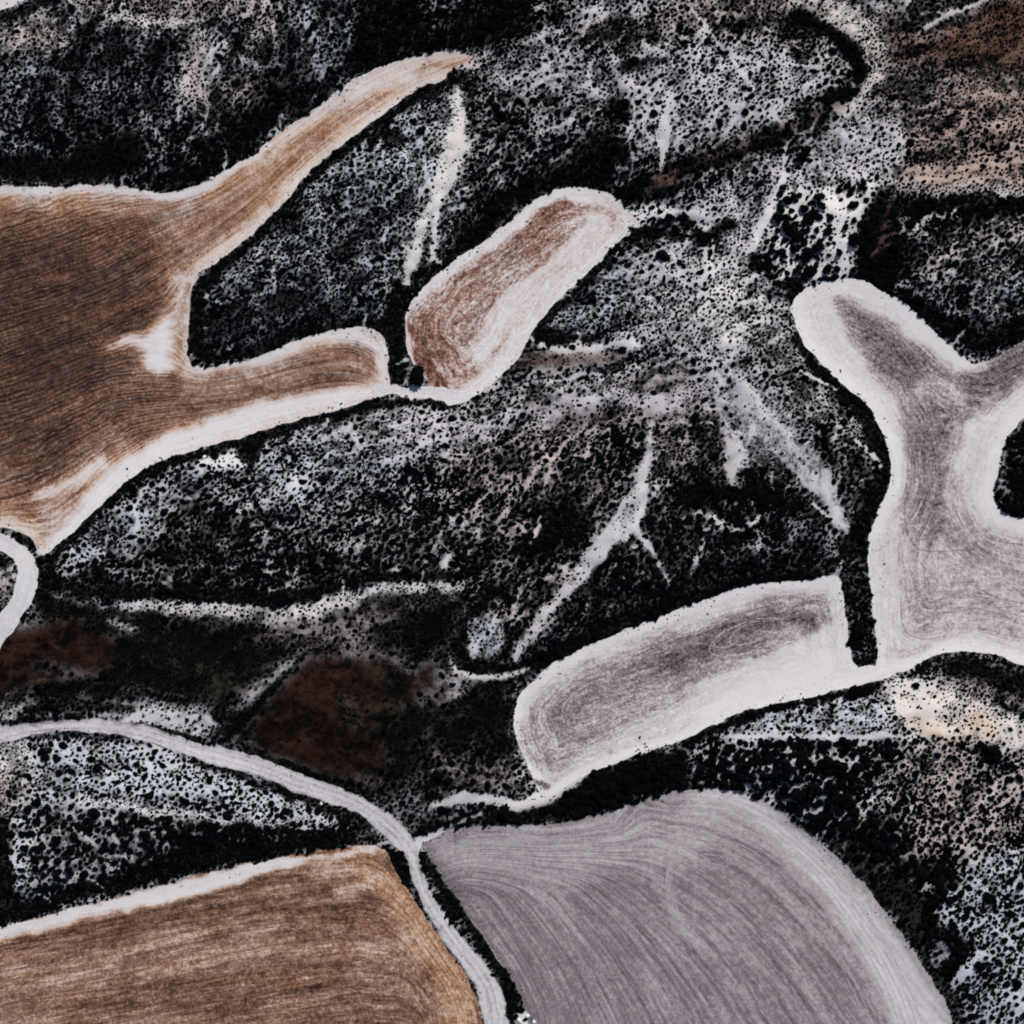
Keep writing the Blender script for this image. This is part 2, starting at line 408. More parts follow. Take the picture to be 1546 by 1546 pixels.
# --- middle right
poly([(1020, 310), (1080, 285), (1170, 235), (1240, 250), (1200, 300), (1170, 350), (1110, 380), (1060, 350), (1030, 350)], 7, d=.36, b=.74, s=5.5, t='g')
poly([(1160, 275), (1310, 275), (1310, 330), (1290, 400), (1260, 425), (1190, 440), (1140, 400), (1160, 340)], 7, d=.66, b=.85, s=9.5, t='w')
poly([(1120, 235), (1160, 250), (1150, 290), (1115, 310), (1095, 280)], 9, d=.7, b=.5, s=7)
stroke([(1186, 265, 10), (1172, 290, 9), (1155, 330, 10), (1138, 370, 9), (1118, 410, 8)], 3, d=.05, b=.92, s=4, t='w')
stroke([(1250, 290, 16), (1262, 320, 20), (1262, 360, 12), (1275, 400, 6)], 7, d=.25, b=.85, s=5, t='w')
stroke([(1028, 330, 10), (1045, 345, 14), (1075, 368, 20), (1040, 372, 12)], 4, d=1, b=.05)
stroke([(935, 352, 8), (975, 352, 18), (1015, 360, 18), (1050, 370, 16), (1100, 342, 18)], 4, d=.95, b=.08, s=8)
stroke([(960, 330, 8), (1000, 322, 20), (1020, 335, 10)], 6, d=.5, b=.7)
stroke([(1134, 392, 16), (1150, 412, 18), (1175, 428, 18), (1200, 432, 26), (1196, 452, 12), (1180, 470, 14), (1195, 500, 14)], 3, d=1, b=.05, s=9)
stroke([(955, 328, 34), (985, 320, 24), (1008, 318, 14)], 4, d=.5, b=.95, s=5.5, t='w')
# --- centre
poly([(930, 375), (1000, 365), (1120, 380), (1140, 410), (1195, 470), (1215, 530), (1100, 545), (960, 530), (880, 520), (810, 505), (830, 470)], 6, d=.58, b=.7, s=6, t='n')
poly([(920, 385), (960, 400), (960, 500), (900, 515), (815, 505), (835, 470)], 10, d=.76, b=.52, s=7, t='b')
poly([(1060, 380), (1130, 400), (1150, 470), (1100, 540), (1060, 480)], 12, d=.42, b=.78, s=5, t='w')
poly([(1110, 470), (1200, 480), (1250, 570), (1140, 540)], 10, d=.72, b=.5, s=6)
stroke([(930, 376, 14), (895, 412, 12), (850, 455, 16), (818, 490, 16), (812, 508, 16), (850, 518, 10)], 3, d=1, b=.05, s=7)
stroke([(785, 545, 16), (840, 544, 22), (900, 540, 20), (940, 540, 6)], 5, d=.2, b=.6, s=4, t='r')
stroke([(803, 512, 5), (818, 524, 7), (845, 531, 9), (890, 526, 9), (930, 518, 7), (965, 522, 5)], 2.5, d=.05, b=.93, t='w')
stroke([(815, 498, 18), (835, 510, 20), (870, 514, 12), (905, 510, 6)], 3, d=1, b=.05, s=7)
poly([(620, 602), (690, 612), (740, 596), (800, 570), (900, 560), (1000, 530), (1100, 545), (1110, 600), (1000, 650), (800, 690), (600, 710), (430, 740), (420, 690), (480, 640), (560, 612)], 8, d=.6, b=.64, s=6.5, t='n')
poly([(720, 590), (840, 565), (1000, 540), (1010, 560), (880, 580), (760, 615)], 6, d=.74, b=.6, s=6, t='n')
poly([(800, 610), (900, 590), (1020, 565), (1110, 560), (1150, 600), (1000, 640), (860, 650), (790, 650)], 9, d=.32, b=.62, s=5.5, t='m')
stroke([(760, 685, 16), (840, 615, 14), (930, 600, 22), (1010, 610, 22), (1080, 570, 16), (1150, 560, 8)], 8, d=.28, b=.74, s=4.5, t='g')
poly([(1050, 570), (1120, 560), (1200, 620), (1230, 690), (1150, 700), (1100, 690), (1090, 640)], 9, d=.3, b=.66, s=5, t='g')
stroke([(1110, 600, 30), (1165, 650, 50), (1215, 700, 44), (1250, 750, 30), (1278, 800, 12)], 5, d=.08, b=.8, s=3.5, t='g')
poly([(1190, 600), (1290, 612), (1340, 680), (1340, 740), (1310, 790), (1290, 800), (1250, 720), (1200, 640)], 8, d=.84, b=.38, s=8, t='n')
poly([(1120, 560), (1215, 540), (1290, 615), (1260, 650), (1190, 620)], 9, d=.6, b=.55, s=7)
stroke([(1205, 510, 20), (1225, 548, 16), (1265, 590, 22), (1305, 625, 30), (1328, 670, 30), (1334, 720, 28), (1315, 765, 30), (1295, 810, 28), (1270, 850, 24), (1200, 868, 20)], 4, d=1, b=.05, s=8)
stroke([(1215, 565, 3), (1262, 588, 3)], 1.5, d=.1, b=.9, t='w')
stroke([(1290, 665, 5), (1315, 682, 6), (1330, 705, 3)], 2, d=.15, b=.85)
poly([(980, 690), (1080, 650), (1110, 690), (1200, 735), (1240, 770), (1270, 850), (1100, 885), (960, 930), (980, 860)], 9, d=.9, b=.3, s=8, t='n')
poly([(990, 640), (1090, 630), (1100, 700), (1000, 720)], 10, d=.85, b=.35, s=7, t='p')
stroke([(1112, 660, 16), (1105, 700, 14), (1104, 730, 4)], 4, d=.2, b=.74, t='g')
stroke([(1035, 745, 30), (1100, 745, 22), (1160, 750, 22), (1200, 765, 20)], 5, d=1, b=.05, s=10)
stroke([(1045, 772, 8), (1070, 775, 12), (1090, 795, 12), (1115, 800, 8), (1140, 785, 7), (1170, 775, 6)], 5, d=.42, b=.85, t='w')
stroke([(1150, 820, 50), (1200, 800, 40)], 14, d=.78, b=.5, s=7, t='g')
stroke([(1065, 800, 3), (1052, 840, 4), (1038, 885, 5)], 2, d=.15, b=.75)
stroke([(1225, 760, 3), (1262, 790, 3)], 1.5, d=.1, b=.85)
# --- long hill under the brown field
poly([(75, 870), (100, 820), (160, 760), (215, 712), (300, 682), (400, 652), (500, 624), (560, 640), (620, 700), (700, 760), (780, 820), (720, 880), (560, 885), (420, 912), (200, 905), (110, 895)], 5, d=.84, b=.42, s=8.5, t='n')
poly([(100, 840), (150, 780), (220, 730), (300, 695), (370, 690), (350, 730), (270, 790), (180, 860), (110, 865)], 10, d=.64, b=.66, s=7, t='b')
poly([(380, 690), (470, 650), (600, 640), (700, 650), (720, 700), (560, 740), (420, 780), (370, 770)], 12, d=.64, b=.68, s=7, t='b')
poly([(460, 650), (640, 615), (760, 610), (800, 660), (700, 690), (520, 690)], 10, d=.58, b=.66, s=6, t='g')
stroke([(305, 692, 18), (360, 698, 18), (368, 712, 10)], 6, d=.3, b=.82, t='w')
stroke([(350, 780, 10), (400, 755, 10), (450, 730, 10), (500, 715, 8)], 6, d=.45, b=.75, t='w')
stroke([(330, 740, 6), (365, 800, 12), (375, 810, 8)], 5, d=.5, b=.7)
stroke([(100, 850, 10), (180, 835, 14), (250, 815, 8)], 7, d=.5, b=.72, t='b')
poly([(260, 760), (340, 730), (370, 800), (460, 800), (640, 790), (760, 820), (700, 875), (420, 905), (200, 900), (90, 880), (180, 840)], 12, d=.88, b=.34, s=9, t='n')
stroke([(455, 820, 40), (560, 760, 50), (640, 740, 60), (720, 760, 60)], 16, d=.84, b=.5, s=8.5, t='n')
poly([(640, 700), (800, 650), (960, 640), (985, 660), (960, 720), (880, 800), (780, 860), (720, 800)], 12, d=.8, b=.48, s=8, t='p')
poly([(790, 770), (870, 760), (880, 830), (830, 860), (790, 870), (770, 830)], 9, d=.98, b=.1, s=10)
stroke([(818, 780, 3), (802, 815, 4)], 2, d=.1, b=.85, t='w')
stroke([(820, 720, 5), (870, 700, 7), (890, 680, 5)], 4, d=.45, b=.8)
stroke([(605, 866, 14), (598, 862, 10)], 3, d=.1, b=.85, t='w')
stroke([(680, 838, 8), (672, 852, 10)], 3, d=.1, b=.8, t='g')
stroke([(85, 880, 22), (130, 893, 18), (200, 898, 18), (300, 898, 22), (420, 905, 20), (500, 890, 18), (560, 870, 14), (700, 868, 12)], 4, d=1, b=.05, s=8)
stroke([(72, 872, 12), (90, 830, 10), (150, 772, 12), (200, 725, 12), (260, 698, 10), (360, 668, 12), (460, 640, 12), (560, 612, 10), (640, 606, 8), (690, 616, 8)], 3, d=1, b=.06, s=7)
stroke([(370, 690, 22), (390, 680, 24), (375, 710, 16)], 6, d=.98, b=.1, s=8)
# --- south centre scrub
poly([(700, 890), (780, 860), (880, 800), (980, 740), (1010, 860), (1260, 850), (1240, 870), (1060, 905), (870, 985), (780, 1015), (700, 1010), (680, 960)], 7, d=.92, b=.28, s=8, t='n')
poly([(700, 880), (860, 850), (860, 880), (790, 950), (720, 960)], 12, d=.82, b=.4, t='p')
poly([(703, 945), (725, 925), (760, 938), (766, 975), (745, 998), (712, 996)], 6, True, d=.6, b=.7, s=5, t='b')
stroke([(700, 1008, 22), (770, 1012, 16), (840, 990, 24), (930, 945, 28), (1020, 912, 26), (1120, 882, 18), (1230, 866, 18)], 4, d=1, b=.04, s=9)
stroke([(735, 905, 14), (760, 890, 18), (700, 935, 12), (690, 970, 18), (700, 1000, 16)], 4, d=1, b=.08)
stroke([(985, 640, 5), (978, 690, 6), (968, 730, 14), (948, 772, 30), (915, 815, 28), (880, 860, 24), (850, 895, 17), (822, 925, 15), (800, 958, 14), (780, 990, 6)], 5, d=.13, b=.93, s=4, t='g')
stroke([(975, 735, 8), (968, 775, 9), (935, 825, 7)], 2, d=.0, b=.95, t='w')
stroke([(955, 795, 8), (985, 830, 5), (1000, 860, 6), (1012, 880, 3)], 3, d=.15, b=.75, t='b')
stroke([(925, 845, 5), (945, 825, 8), (960, 822, 5)], 3, d=.3, b=.8)
stroke([(925, 838, 16), (950, 820, 12)], 4, d=.98, b=.1)
stroke([(830, 880, 10), (860, 870, 12), (850, 855, 16)], 8, d=.5, b=.6)
stroke([(697, 905, 5), (688, 935, 5), (676, 960, 9), (672, 985, 7), (688, 1012, 7), (725, 1022, 7), (775, 1018, 5), (800, 1008, 3)], 2.5, d=.25, b=.85, s=5, t='w')
# --- pale path along the foot of the long hill
poly([(60, 890), (150, 912), (420, 925), (560, 888), (700, 888), (680, 950), (690, 1020), (770, 1030), (780, 1180), (660, 1210), (560, 1215), (340, 1120), (150, 1075), (0, 1085), (-200, 1110), (-200, 1000), (30, 960)], 5, d=.5, b=.3, s=6, t='k')
stroke([(150, 915, 8), (200, 913, 12), (286, 916, 16), (370, 924, 22), (430, 928, 24), (480, 918, 22), (530, 900, 18), (600, 886, 13), (700, 886, 10)], 5, d=.26, b=.82, s=5, t='w')
stroke([(60, 885, 4), (100, 905, 5), (150, 915, 8)], 2, d=.1, b=.5)
stroke([(170, 940, 8), (205, 948, 8)], 5, d=.2, b=.75, t='w')
poly([(360, 930), (480, 930), (640, 900), (660, 960), (560, 1010), (470, 985), (430, 960)], 14, d=.3, b=.5, s=6, t='m')
poly([(560, 985), (680, 990), (690, 1060), (600, 1050)], 16, d=.42, b=.42, s=7, t='m')
stroke([(600, 1035, 14), (680, 1025, 14), (720, 1045, 20), (690, 1060, 16)], 10, d=.45, b=.6, t='g')
poly([(560, 940), (670, 905), (690, 950), (640, 990), (590, 985)], 9, d=.6, b=.3, s=7, t='v')
poly([(-200, 935), (70, 925), (160, 945), (200, 990), (120, 1030), (-200, 1060)], 6, d=.0, b=.6, s=6, t='d')
poly([(180, 955), (380, 960), (420, 985), (360, 1040), (150, 1060), (60, 1040), (190, 1010)], 9, d=.6, b=.34, s=4.5, t='v')
stroke([(60, 1005, 5), (130, 1020, 6), (200, 1040, 5), (270, 1048, 4)], 4, d=.45, b=.4, t='m')
stroke([(460, 985, 6), (430, 1005, 12), (400, 1030, 12), (375, 1055, 12), (345, 1075, 8)], 4, d=.2, b=.62, s=5, t='g')
poly([(470, 985), (590, 990), (640, 1030), (620, 1090), (570, 1190), (470, 1165), (368, 1120), (400, 1070)], 4, True, d=.0, b=.6, s=6, t='d')
stroke([(575, 1000, 12), (600, 1030, 16), (590, 1075, 22)], 12, d=.25, b=.4, s=5, t='v')
stroke([(545, 1100, 14), (520, 1060, 10)], 10, d=.2, b=.45, s=4, t='k')
poly([(330, 1000), (400, 985), (390, 1030), (340, 1050)], 10, d=.3, b=.4, s=5, t='v')
poly([(560, 1060), (640, 1060), (660, 1130), (580, 1150)], 10, d=.45, b=.36, s=6, t='v')
poly([(640, 1000), (670, 1000), (665, 1040), (630, 1040)], 5, d=.0, b=.6, t='d')
poly([(640, 1110), (760, 1110), (790, 1180), (680, 1205), (620, 1190)], 12, d=.62, b=.38, s=8, t='m')
poly([(700, 1050), (776, 1030), (780, 1130), (720, 1130)], 12, d=.9, b=.12, s=8)
poly([(540, 1180), (640, 1190), (640, 1215), (600, 1235), (570, 1215)], 8, d=.45, b=.5, s=7, t='m')
stroke([(655, 1215, 8), (640, 1232, 10), (625, 1250, 10)], 5, d=.5, b=.5, t='m')
stroke([(462, 990, 8), (435, 1020, 8), (400, 1055, 9), (365, 1090, 14), (345, 1112, 14)], 3, d=1, b=.06, s=7)
stroke([(470, 985, 2), (412, 1050, 2.5), (370, 1100, 3), (352, 1118, 6)], 2, d=0, b=.6)
poly([(180, 1070), (230, 1060), (320, 1062), (335, 1090), (318, 1118), (270, 1110), (200, 1095)], 6, d=.22, b=.86, s=5, t='w')
stroke([(325, 1062, 20), (335, 1085, 16), (350, 1050, 18)], 6, d=.66, b=.5)
poly([(-200, 1060), (20, 1052), (70, 1065), (200, 1070), (190, 1082), (60, 1085), (-200, 1100)], 7, d=.35, b=.6, s=5, t='w')
stroke([(45, 1070, 14), (130, 1065, 16), (200, 1072, 10)], 4, d=.85, b=.2, s=6)
stroke([(0, 1088, 6), (45, 1090, 6)], 3, d=.9, b=.1)
stroke([(200, 1090, 3), (250, 1103, 5), (300, 1115, 7)], 2, d=.9, b=.1)
stroke([(60, 890, 30), (70, 920, 24)], 10, d=.7, b=.12)
poly([(-200, 830), (5, 833), (22, 850), (25, 885), (12, 915), (-10, 940), (-200, 950)], 3, d=.4, b=.6, s=5, t='n')
stroke([(2, 850, 18), (-20, 845, 16)], 3, d=1, b=.04)
stroke([(6, 885, 18), (-30, 885, 40)], 4, d=.15, b=.85, t='q')
stroke([(22, 810, 6), (40, 815, 9), (52, 824, 8)], 2.5, d=1, b=.05, s=6)
# --- south west hill
poly([(-200, 1140), (30, 1120), (90, 1110), (200, 1125), (300, 1155), (420, 1190), (520, 1225), (590, 1270), (520, 1275), (400, 1290), (200, 1340), (-200, 1420)], 5, d=.64, b=.82, s=7.5, t='b')
poly([(-200, 1130), (50, 1118), (55, 1165), (-200, 1180)], 7, d=.14, b=.82, s=4, t='w')
poly([(-200, 1170), (40, 1165), (50, 1200), (30, 1230), (-200, 1240)], 9, d=.55, b=.56, s=6, t='p')
poly([(40, 1190), (100, 1130), (120, 1180), (80, 1230), (60, 1300), (20, 1250)], 10, d=.68, b=.6, s=8)
poly([(60, 1230), (130, 1215), (240, 1225), (420, 1245), (430, 1270), (300, 1300), (160, 1345), (40, 1360)], 10, d=.76, b=.52, s=10, t='n')
poly([(210, 1225), (420, 1245), (560, 1250), (540, 1272), (400, 1290), (280, 1310), (240, 1270)], 9, d=.9, b=.36, s=11, t='n')
stroke([(130, 1208, 14), (200, 1212, 16), (280, 1228, 12), (340, 1236, 8), (400, 1240, 8), (500, 1238, 8)], 6, d=.32, b=.84, s=4, t='w')
stroke([(-100, 1405, 30), (0, 1385, 26), (90, 1358, 20), (200, 1325, 30), (300, 1300, 26), (400, 1280, 26), (480, 1268, 22), (560, 1262, 14)], 5, d=1, b=.05, s=8)
stroke([(8, 1240, 24), (6, 1300, 28), (10, 1360, 30)], 7, d=1, b=.06)
stroke([(300, 1150, 10), (380, 1178, 12), (440, 1198, 16), (500, 1220, 22), (555, 1248, 16)], 5, d=.9, b=.2, s=8)
stroke([(60, 1112, 8), (140, 1110, 10), (210, 1122, 8)], 4, d=.85, b=.4, s=7)
stroke([(540, 1258, 18), (575, 1266, 12)], 6, d=.6, b=.4, t='m')
# --- hedges beside the lower road
stroke([(590, 1290, 16), (606, 1320, 20), (614, 1340, 12)], 3, d=1, b=.04, s=8, t='k')
stroke([(645, 1300, 8), (665, 1336, 12), (690, 1372, 14), (720, 1412, 14), (748, 1450, 14), (765, 1485, 20), (778, 1530, 20), (790, 1620, 20)], 3, d=.95, b=.08, s=8, t='k')
stroke([(790, 1538, 22), (812, 1546, 12)], 4, d=.3, b=.85, t='w')
# --- belt between the grey fields, south east hill
poly([(625, 1262), (650, 1240), (760, 1225), (850, 1202), (950, 1155), (1040, 1122), (1100, 1100), (1110, 1185), (1040, 1190), (980, 1200), (900, 1230), (800, 1243), (690, 1248)], 5, d=.98, b=.1, s=11, t='k')
stroke([(650, 1258, 3), (690, 1243, 2.5), (725, 1229, 3)], 1.5, d=.05, b=.85, t='g')
stroke([(652, 1216, 5), (668, 1210, 10), (690, 1206, 15), (728, 1203, 12), (755, 1211, 14), (782, 1216, 16), (812, 1207, 22), (845, 1192, 20), (880, 1172, 8)], 4, d=.06, b=.97, s=5, t='w')
stroke([(632, 1276, 18), (650, 1266, 12), (672, 1258, 6), (695, 1251, 3)], 3, d=.06, b=.97, s=4, t='w')
stroke([(650, 1228, 6), (690, 1222, 6), (740, 1222, 4)], 4, d=.8, b=.5)
poly([(1030, 1130), (1100, 1085), (1200, 1062), (1330, 1035), (1720, 1130), (1720, 1760), (1500, 1760), (1440, 1546), (1400, 1450), (1330, 1360), (1250, 1270), (1170, 1215), (1100, 1188), (1035, 1180)], 6, d=.8, b=.68, s=9, t='n')
poly([(1035, 1125), (1300, 1110), (1320, 1200), (1290, 1290), (1240, 1262), (1170, 1215), (1060, 1182)], 9, d=.86, b=.70, s=13, t='n')
poly([(1060, 1100), (1200, 1070), (1320, 1050), (1360, 1110), (1200, 1112), (1060, 1115)], 7, d=.5, b=.74, s=6.5, t='b')
stroke([(1038, 1122, 14), (1075, 1104, 14), (1110, 1086, 14), (1160, 1070, 12), (1230, 1057, 14), (1275, 1047, 12), (1310, 1042, 18), (1328, 1036, 12)], 4, d=1, b=.05, s=9)
stroke([(1090, 1112, 4), (1160, 1110, 6), (1250, 1112, 6), (1340, 1108, 8)], 3, d=.12, b=.82, s=4, t='g')
poly([(1330, 1025), (1380, 1018), (1440, 1040), (1500, 1070), (1546, 1095), (1720, 1150), (1720, 1200), (1546, 1130), (1500, 1128), (1430, 1115), (1360, 1095)], 7, d=.14, b=.9, s=4.5, t='y')
stroke([(1375, 1085, 14), (1410, 1105, 16), (1450, 1125, 10), (1470, 1080, 20), (1495, 1105, 22)], 9, d=.2, b=.92, t='t')
poly([(1440, 1010), (1600, 1020), (1720, 1060), (1720, 1130), (1546, 1080), (1470, 1050), (1420, 1030)], 8, d=.6, b=.55, s=6, t='m')
poly([(1410, 1002), (1460, 994), (1520, 1004), (1560, 1020), (1720, 1080), (1720, 1100), (1546, 1045), (1470, 1030), (1420, 1020)], 5, d=.82, b=.3, s=8, t='d')
stroke([(1330, 1022, 6), (1380, 1010, 4)], 3, d=.6, b=.7)
poly([(1350, 1120), (1440, 1120), (1546, 1140), (1720, 1180), (1720, 1310), (1546, 1300), (1420, 1310), (1350, 1280)], 12, d=.74, b=.7, s=8, t='p')
stroke([(1490, 1138, 26), (1505, 1142, 16)], 5, d=1, b=.05, s=10)
stroke([(1405, 1110, 10), (1430, 1118, 12), (1450, 1128, 10)], 5, d=.7, b=.6, s=9)
poly([(1425, 1300), (1546, 1260), (1720, 1260), (1720, 1760), (1520, 1760), (1430, 1500), (1440, 1420), (1410, 1380)], 9, d=.76, b=.78, s=8.5, t='b')
poly([(1240, 1270), (1300, 1270), (1370, 1330), (1400, 1380), (1400, 1440), (1430, 1480), (1450, 1546), (1520, 1760), (1490, 1760), (1436, 1546), (1362, 1405), (1290, 1315)], 7, d=.5, b=.16, s=7, t='m')
poly([(1310, 1230), (1370, 1200), (1370, 1300), (1330, 1320), (1290, 1290)], 12, d=.9, b=.3, s=11)
stroke([(1360, 1310, 26), (1400, 1300, 30), (1430, 1330, 22)], 8, d=.92, b=.2, s=10)
stroke([(1418, 1340, 18), (1400, 1375, 22), (1405, 1405, 24), (1440, 1415, 20)], 5, d=1, b=.05, s=10)
stroke([(1455, 1425, 20), (1435, 1450, 26), (1428, 1470, 20)], 6, d=1, b=.06, s=10)
stroke([(1418, 1425, 14), (1425, 1440, 10)], 6, d=.2, b=.5, t='m')
stroke([(1445, 1480, 14), (1480, 1440, 12), (1520, 1415, 10)], 6, d=.3, b=.8)
# --- strip between fields, spot at the right
poly([(1268, 868), (1290, 825), (1312, 800), (1312, 900), (1324, 985), (1320, 1015), (1300, 1018), (1285, 1000), (1275, 900)], 4, d=.98, b=.25, s=8, t='n')
poly([(1510, 690), (1524, 655), (1560, 630), (1720, 560), (1720, 800), (1546, 785), (1510, 770), (1500, 745)], 4, d=.97, b=.2, s=10, t='n')
stroke([(1507, 730, 6), (1520, 745, 8)], 3, d=.1, b=.5)

for i in range(3):
    T[..., i] = blur(T[..., i], 2)
# thin bare rills worn down the slopes
rr = random.Random(99)
RILL = [((300, 150), (700, 540), 58, 34), ((560, 60), (930, 300), 35, 34), ((860, 20), (1300, 250), 62, 70), ((780, 370), (1220, 560), 25, 60), ((430, 560), (1100, 720), 22, 70), ((100, 640), (800, 900), 55, 60), ((780, 640), (1300, 900), 62, 50),
        ((20, 0), (560, 260), 60, 46), ((1300, 290), (1560, 540), 38, 30), ((0, 1100), (560, 1370), -12, 30), ((1040, 1050), (1560, 1560), 55, 60), ((1330, 20), (1560, 290), 18, 36), ((1010, 230), (1310, 440), 62, 26), ((640, 880), (1000, 1000), 50, 16)]
for (x0, y0), (x1, y1), ang, cnt in RILL:
    for _ in range(cnt):
        x, y = rr.uniform(x0, x1), rr.uniform(y0, y1)
        if bil(D, x, y) > .9 or bil(B, x, y) < .33: continue
        a = math.radians(ang + rr.gauss(0, 14))
        pts = []
        w0 = rr.uniform(.2, 1.6)
        for q in range(rr.randint(3, 6)):
            pts.append((x, y, w0 * rr.uniform(.6, 1.3)))
            x += math.cos(a) * rr.uniform(7, 13); y -= math.sin(a) * rr.uniform(7, 13)
            a += rr.gauss(0, .22)
        stroke(pts, 2, d=.12, b=min(.95, float(bil(B, pts[0][0], pts[0][1])) + .28))
STREAK = -RIDGE * .85
room = np.clip((1 - D) * 5, 0, 1) * np.clip(D * 3, 0, 1)
D = np.clip(D + ((fbm(GX, GY, 56, 131, 2) - .5) * .62 + (fbm(GX, GY, 15, 141, 2) - .5) * .5 + STREAK * 1.0) * room, 0, 1)
B = np.clip(B + ((fbm(GX, GY, 60, 151, 3) - .5) * .4 - STREAK * .75 + (fbm(GX, GY, 13, 161, 2) - .5) * .35) * np.clip(B * 3, 0, 1) * np.clip((1.05 - B) * 3, 0, 1), 0, 1)
SZ = np.where(SZ < 9.2, SZ * .84, SZ) * (1 + (fbm(GX, GY, 40, 621, 2) - .5) * .6)

# ------------------------------------------------------------------ tone maps of the fields (0 pale .. 1 dark)
TONE = {}
FLOW = {}
WARMTH = {}
TRACKS = []            # (points px, 1 dark / 0 pale, field)
ZERO = np.zeros(GX.shape)


def sd_in(k):
    return -SDF[k]


def paint(A, P, v, f=14, w=False):
    if w:
        Q = np.array(P, float)
        d_, bi, bt, _ = seg_sd(GX + warp_x * 12 + bw_x * 14, GY + warp_y * 12 + bw_y * 14, Q[:, :2], False)
        ww = Q[bi, 2] * (1 - bt) + Q[np.minimum(bi + 1, len(Q) - 1), 2] * bt
        m = 1 - smooth(-f, f, d_ - ww / 2)
    else:
        d_, _, _, ins = seg_sd(WX, WY, P, True)
        m = 1 - smooth(-f, f, np.where(ins, -d_, d_))
    return A * (1 - m) + v * m


def laplace(k, labels, it=1500):
    """harmonic flow between edges of a field: labels = value of each polygon edge, None where the field runs on"""
    st = 2
    sdc = SDF[k][::st, ::st]
    nb = NEAR[k][::st, ::st]
    lab = np.array([np.nan if v is None else v for v in labels])
    V = lab[nb % len(lab)]
    out = sdc > 0
    known = out & ~np.isnan(V)
    X = np.where(np.isnan(V), .5, V)
    for _ in range(it):
        p = np.pad(X, 1, mode='edge')
        avg = (p[1:-1, :-2] + p[1:-1, 2:] + p[:-2, 1:-1] + p[2:, 1:-1]) / 4
        X = np.where(known, X, avg)
    big = np.zeros_like(GX)
    ii = np.arange(N) / st
    i0 = np.minimum(np.floor(ii).astype(int), X.shape[0] - 2)
    f = ii - i0
    R = X[i0] * (1 - f)[:, None] + X[i0 + 1] * f[:, None]
    R = R[:, i0] * (1 - f)[None] + R[:, i0 + 1] * f[None]
    return R


# brown field with two arms
k = 'brown_arms'
P = FIELD[k]
lab = []
for i, (x, y) in enumerate(P):
    if i < 22: lab.append(0.0)
    elif i < 55: lab.append(0.5)
    elif i < 70: lab.append(1.0)
    elif i < 74: lab.append(1.0)
    else: lab.append(None)
FLOW[k] = blur(laplace(k, lab) * 560, 2) + (fbm(GX, GY, 240, 171, 2) - .5) * 70 * (1 - smooth(150, 300, GX)) + .26 * np.minimum(GX, 260)
t = .16 + .52 * smooth(2, 40, sd_in(k)) + .10 * smooth(60, 110, sd_in(k))
t = paint(t, [(-220, 340), (0, 335), (120, 350), (190, 400), (225, 450), (160, 520), (130, 590), (90, 640), (40, 680), (-220, 700)], .90, 60)
t = paint(t, [(220, 300), (300, 300), (380, 260), (440, 215), (400, 300), (330, 360), (280, 410), (250, 360)], .52, 22)
t = paint(t, [(330, 300, 36), (400, 255, 24), (470, 210, 22), (540, 160, 16), (600, 122, 12)], .44, 12, True)
t = paint(t, [(420, 215, 10), (500, 160, 16), (560, 125, 30), (610, 108, 36)], .16, 12, True)
t = paint(t, [(640, 100, 10), (690, 95, 12), (725, 86, 8)], .42, 8, True)
t = paint(t, [(250, 474, 8), (243, 505, 32), (234, 540, 38), (250, 552, 20)], .03, 12, True)
t = paint(t, [(165, 525, 6), (200, 518, 20), (225, 518, 24)], .08, 12, True)
t = paint(t, [(284, 435, 12), (272, 480, 14), (270, 550, 18)], .46, 7, True)
t = paint(t, [(300, 590, 40), (400, 570, 30), (500, 548, 26), (560, 550, 24)], .5, 10, True)
t = paint(t, [(300, 556, 10), (380, 545, 14), (470, 512, 16), (545, 503, 18), (574, 530, 12), (578, 575, 12)], .08, 6, True)
t = paint(t, [(70, 836, 30), (120, 785, 40), (180, 715, 44), (260, 668, 38), (350, 640, 36), (450, 610, 34), (540, 590, 26), (590, 592, 14)], .03, 12, True)
t = paint(t, [(60, 745, 12), (110, 725, 14), (150, 700, 20)], .12, 12, True)
t = paint(t, [(70, 775, 30), (110, 760, 26), (60, 810, 24)], .38, 12, True)
t = paint(t, [(-220, 288, 14), (0, 287, 10), (150, 284, 10), (200, 290, 4), (260, 294, 14), (320, 278, 14), (400, 222, 12)], .08, 4, True)
t = paint(t, [(0, 310, 14), (120, 312, 14), (220, 320, 20)], .5, 10, True)
WARMTH[k] = np.clip(.62 * (1 - smooth(20, 90, sd_in(k))) * smooth(.35, .65, fbm(GX, GY, 60, 701, 2)), 0, 1)
TONE[k] = t
# brown capsule
k = 'brown_capsule'
FLOW[k] = sd_in(k) + (fbm(GX, GY, 60, 181, 2) - .5) * 16
t = .12 + .38 * smooth(10, 36, sd_in(k))
t = paint(t, [(650, 530, 50), (640, 490, 44), (665, 455, 30), (720, 410, 26), (790, 360, 26), (850, 310, 24)], .62, 12, True)
t = paint(t, [(620, 500, 8), (635, 540, 20), (655, 570, 26), (670, 590, 16)], .78, 6, True)
t = paint(t, [(730, 530, 40), (785, 455, 50), (845, 390, 52), (905, 340, 44)], .15, 12, True)
t = paint(t, [(700, 500, 16), (760, 440, 12), (830, 380, 10), (880, 330, 12)], .5, 8, True)
t = paint(t, [(650, 420, 16), (710, 375, 24), (790, 322, 26), (850, 290, 18), (900, 298, 14)], .05, 5, True)
t = paint(t, [(740, 570, 26), (790, 510, 18), (850, 440, 16), (930, 365, 16)], .1, 7, True)
TONE[k] = t
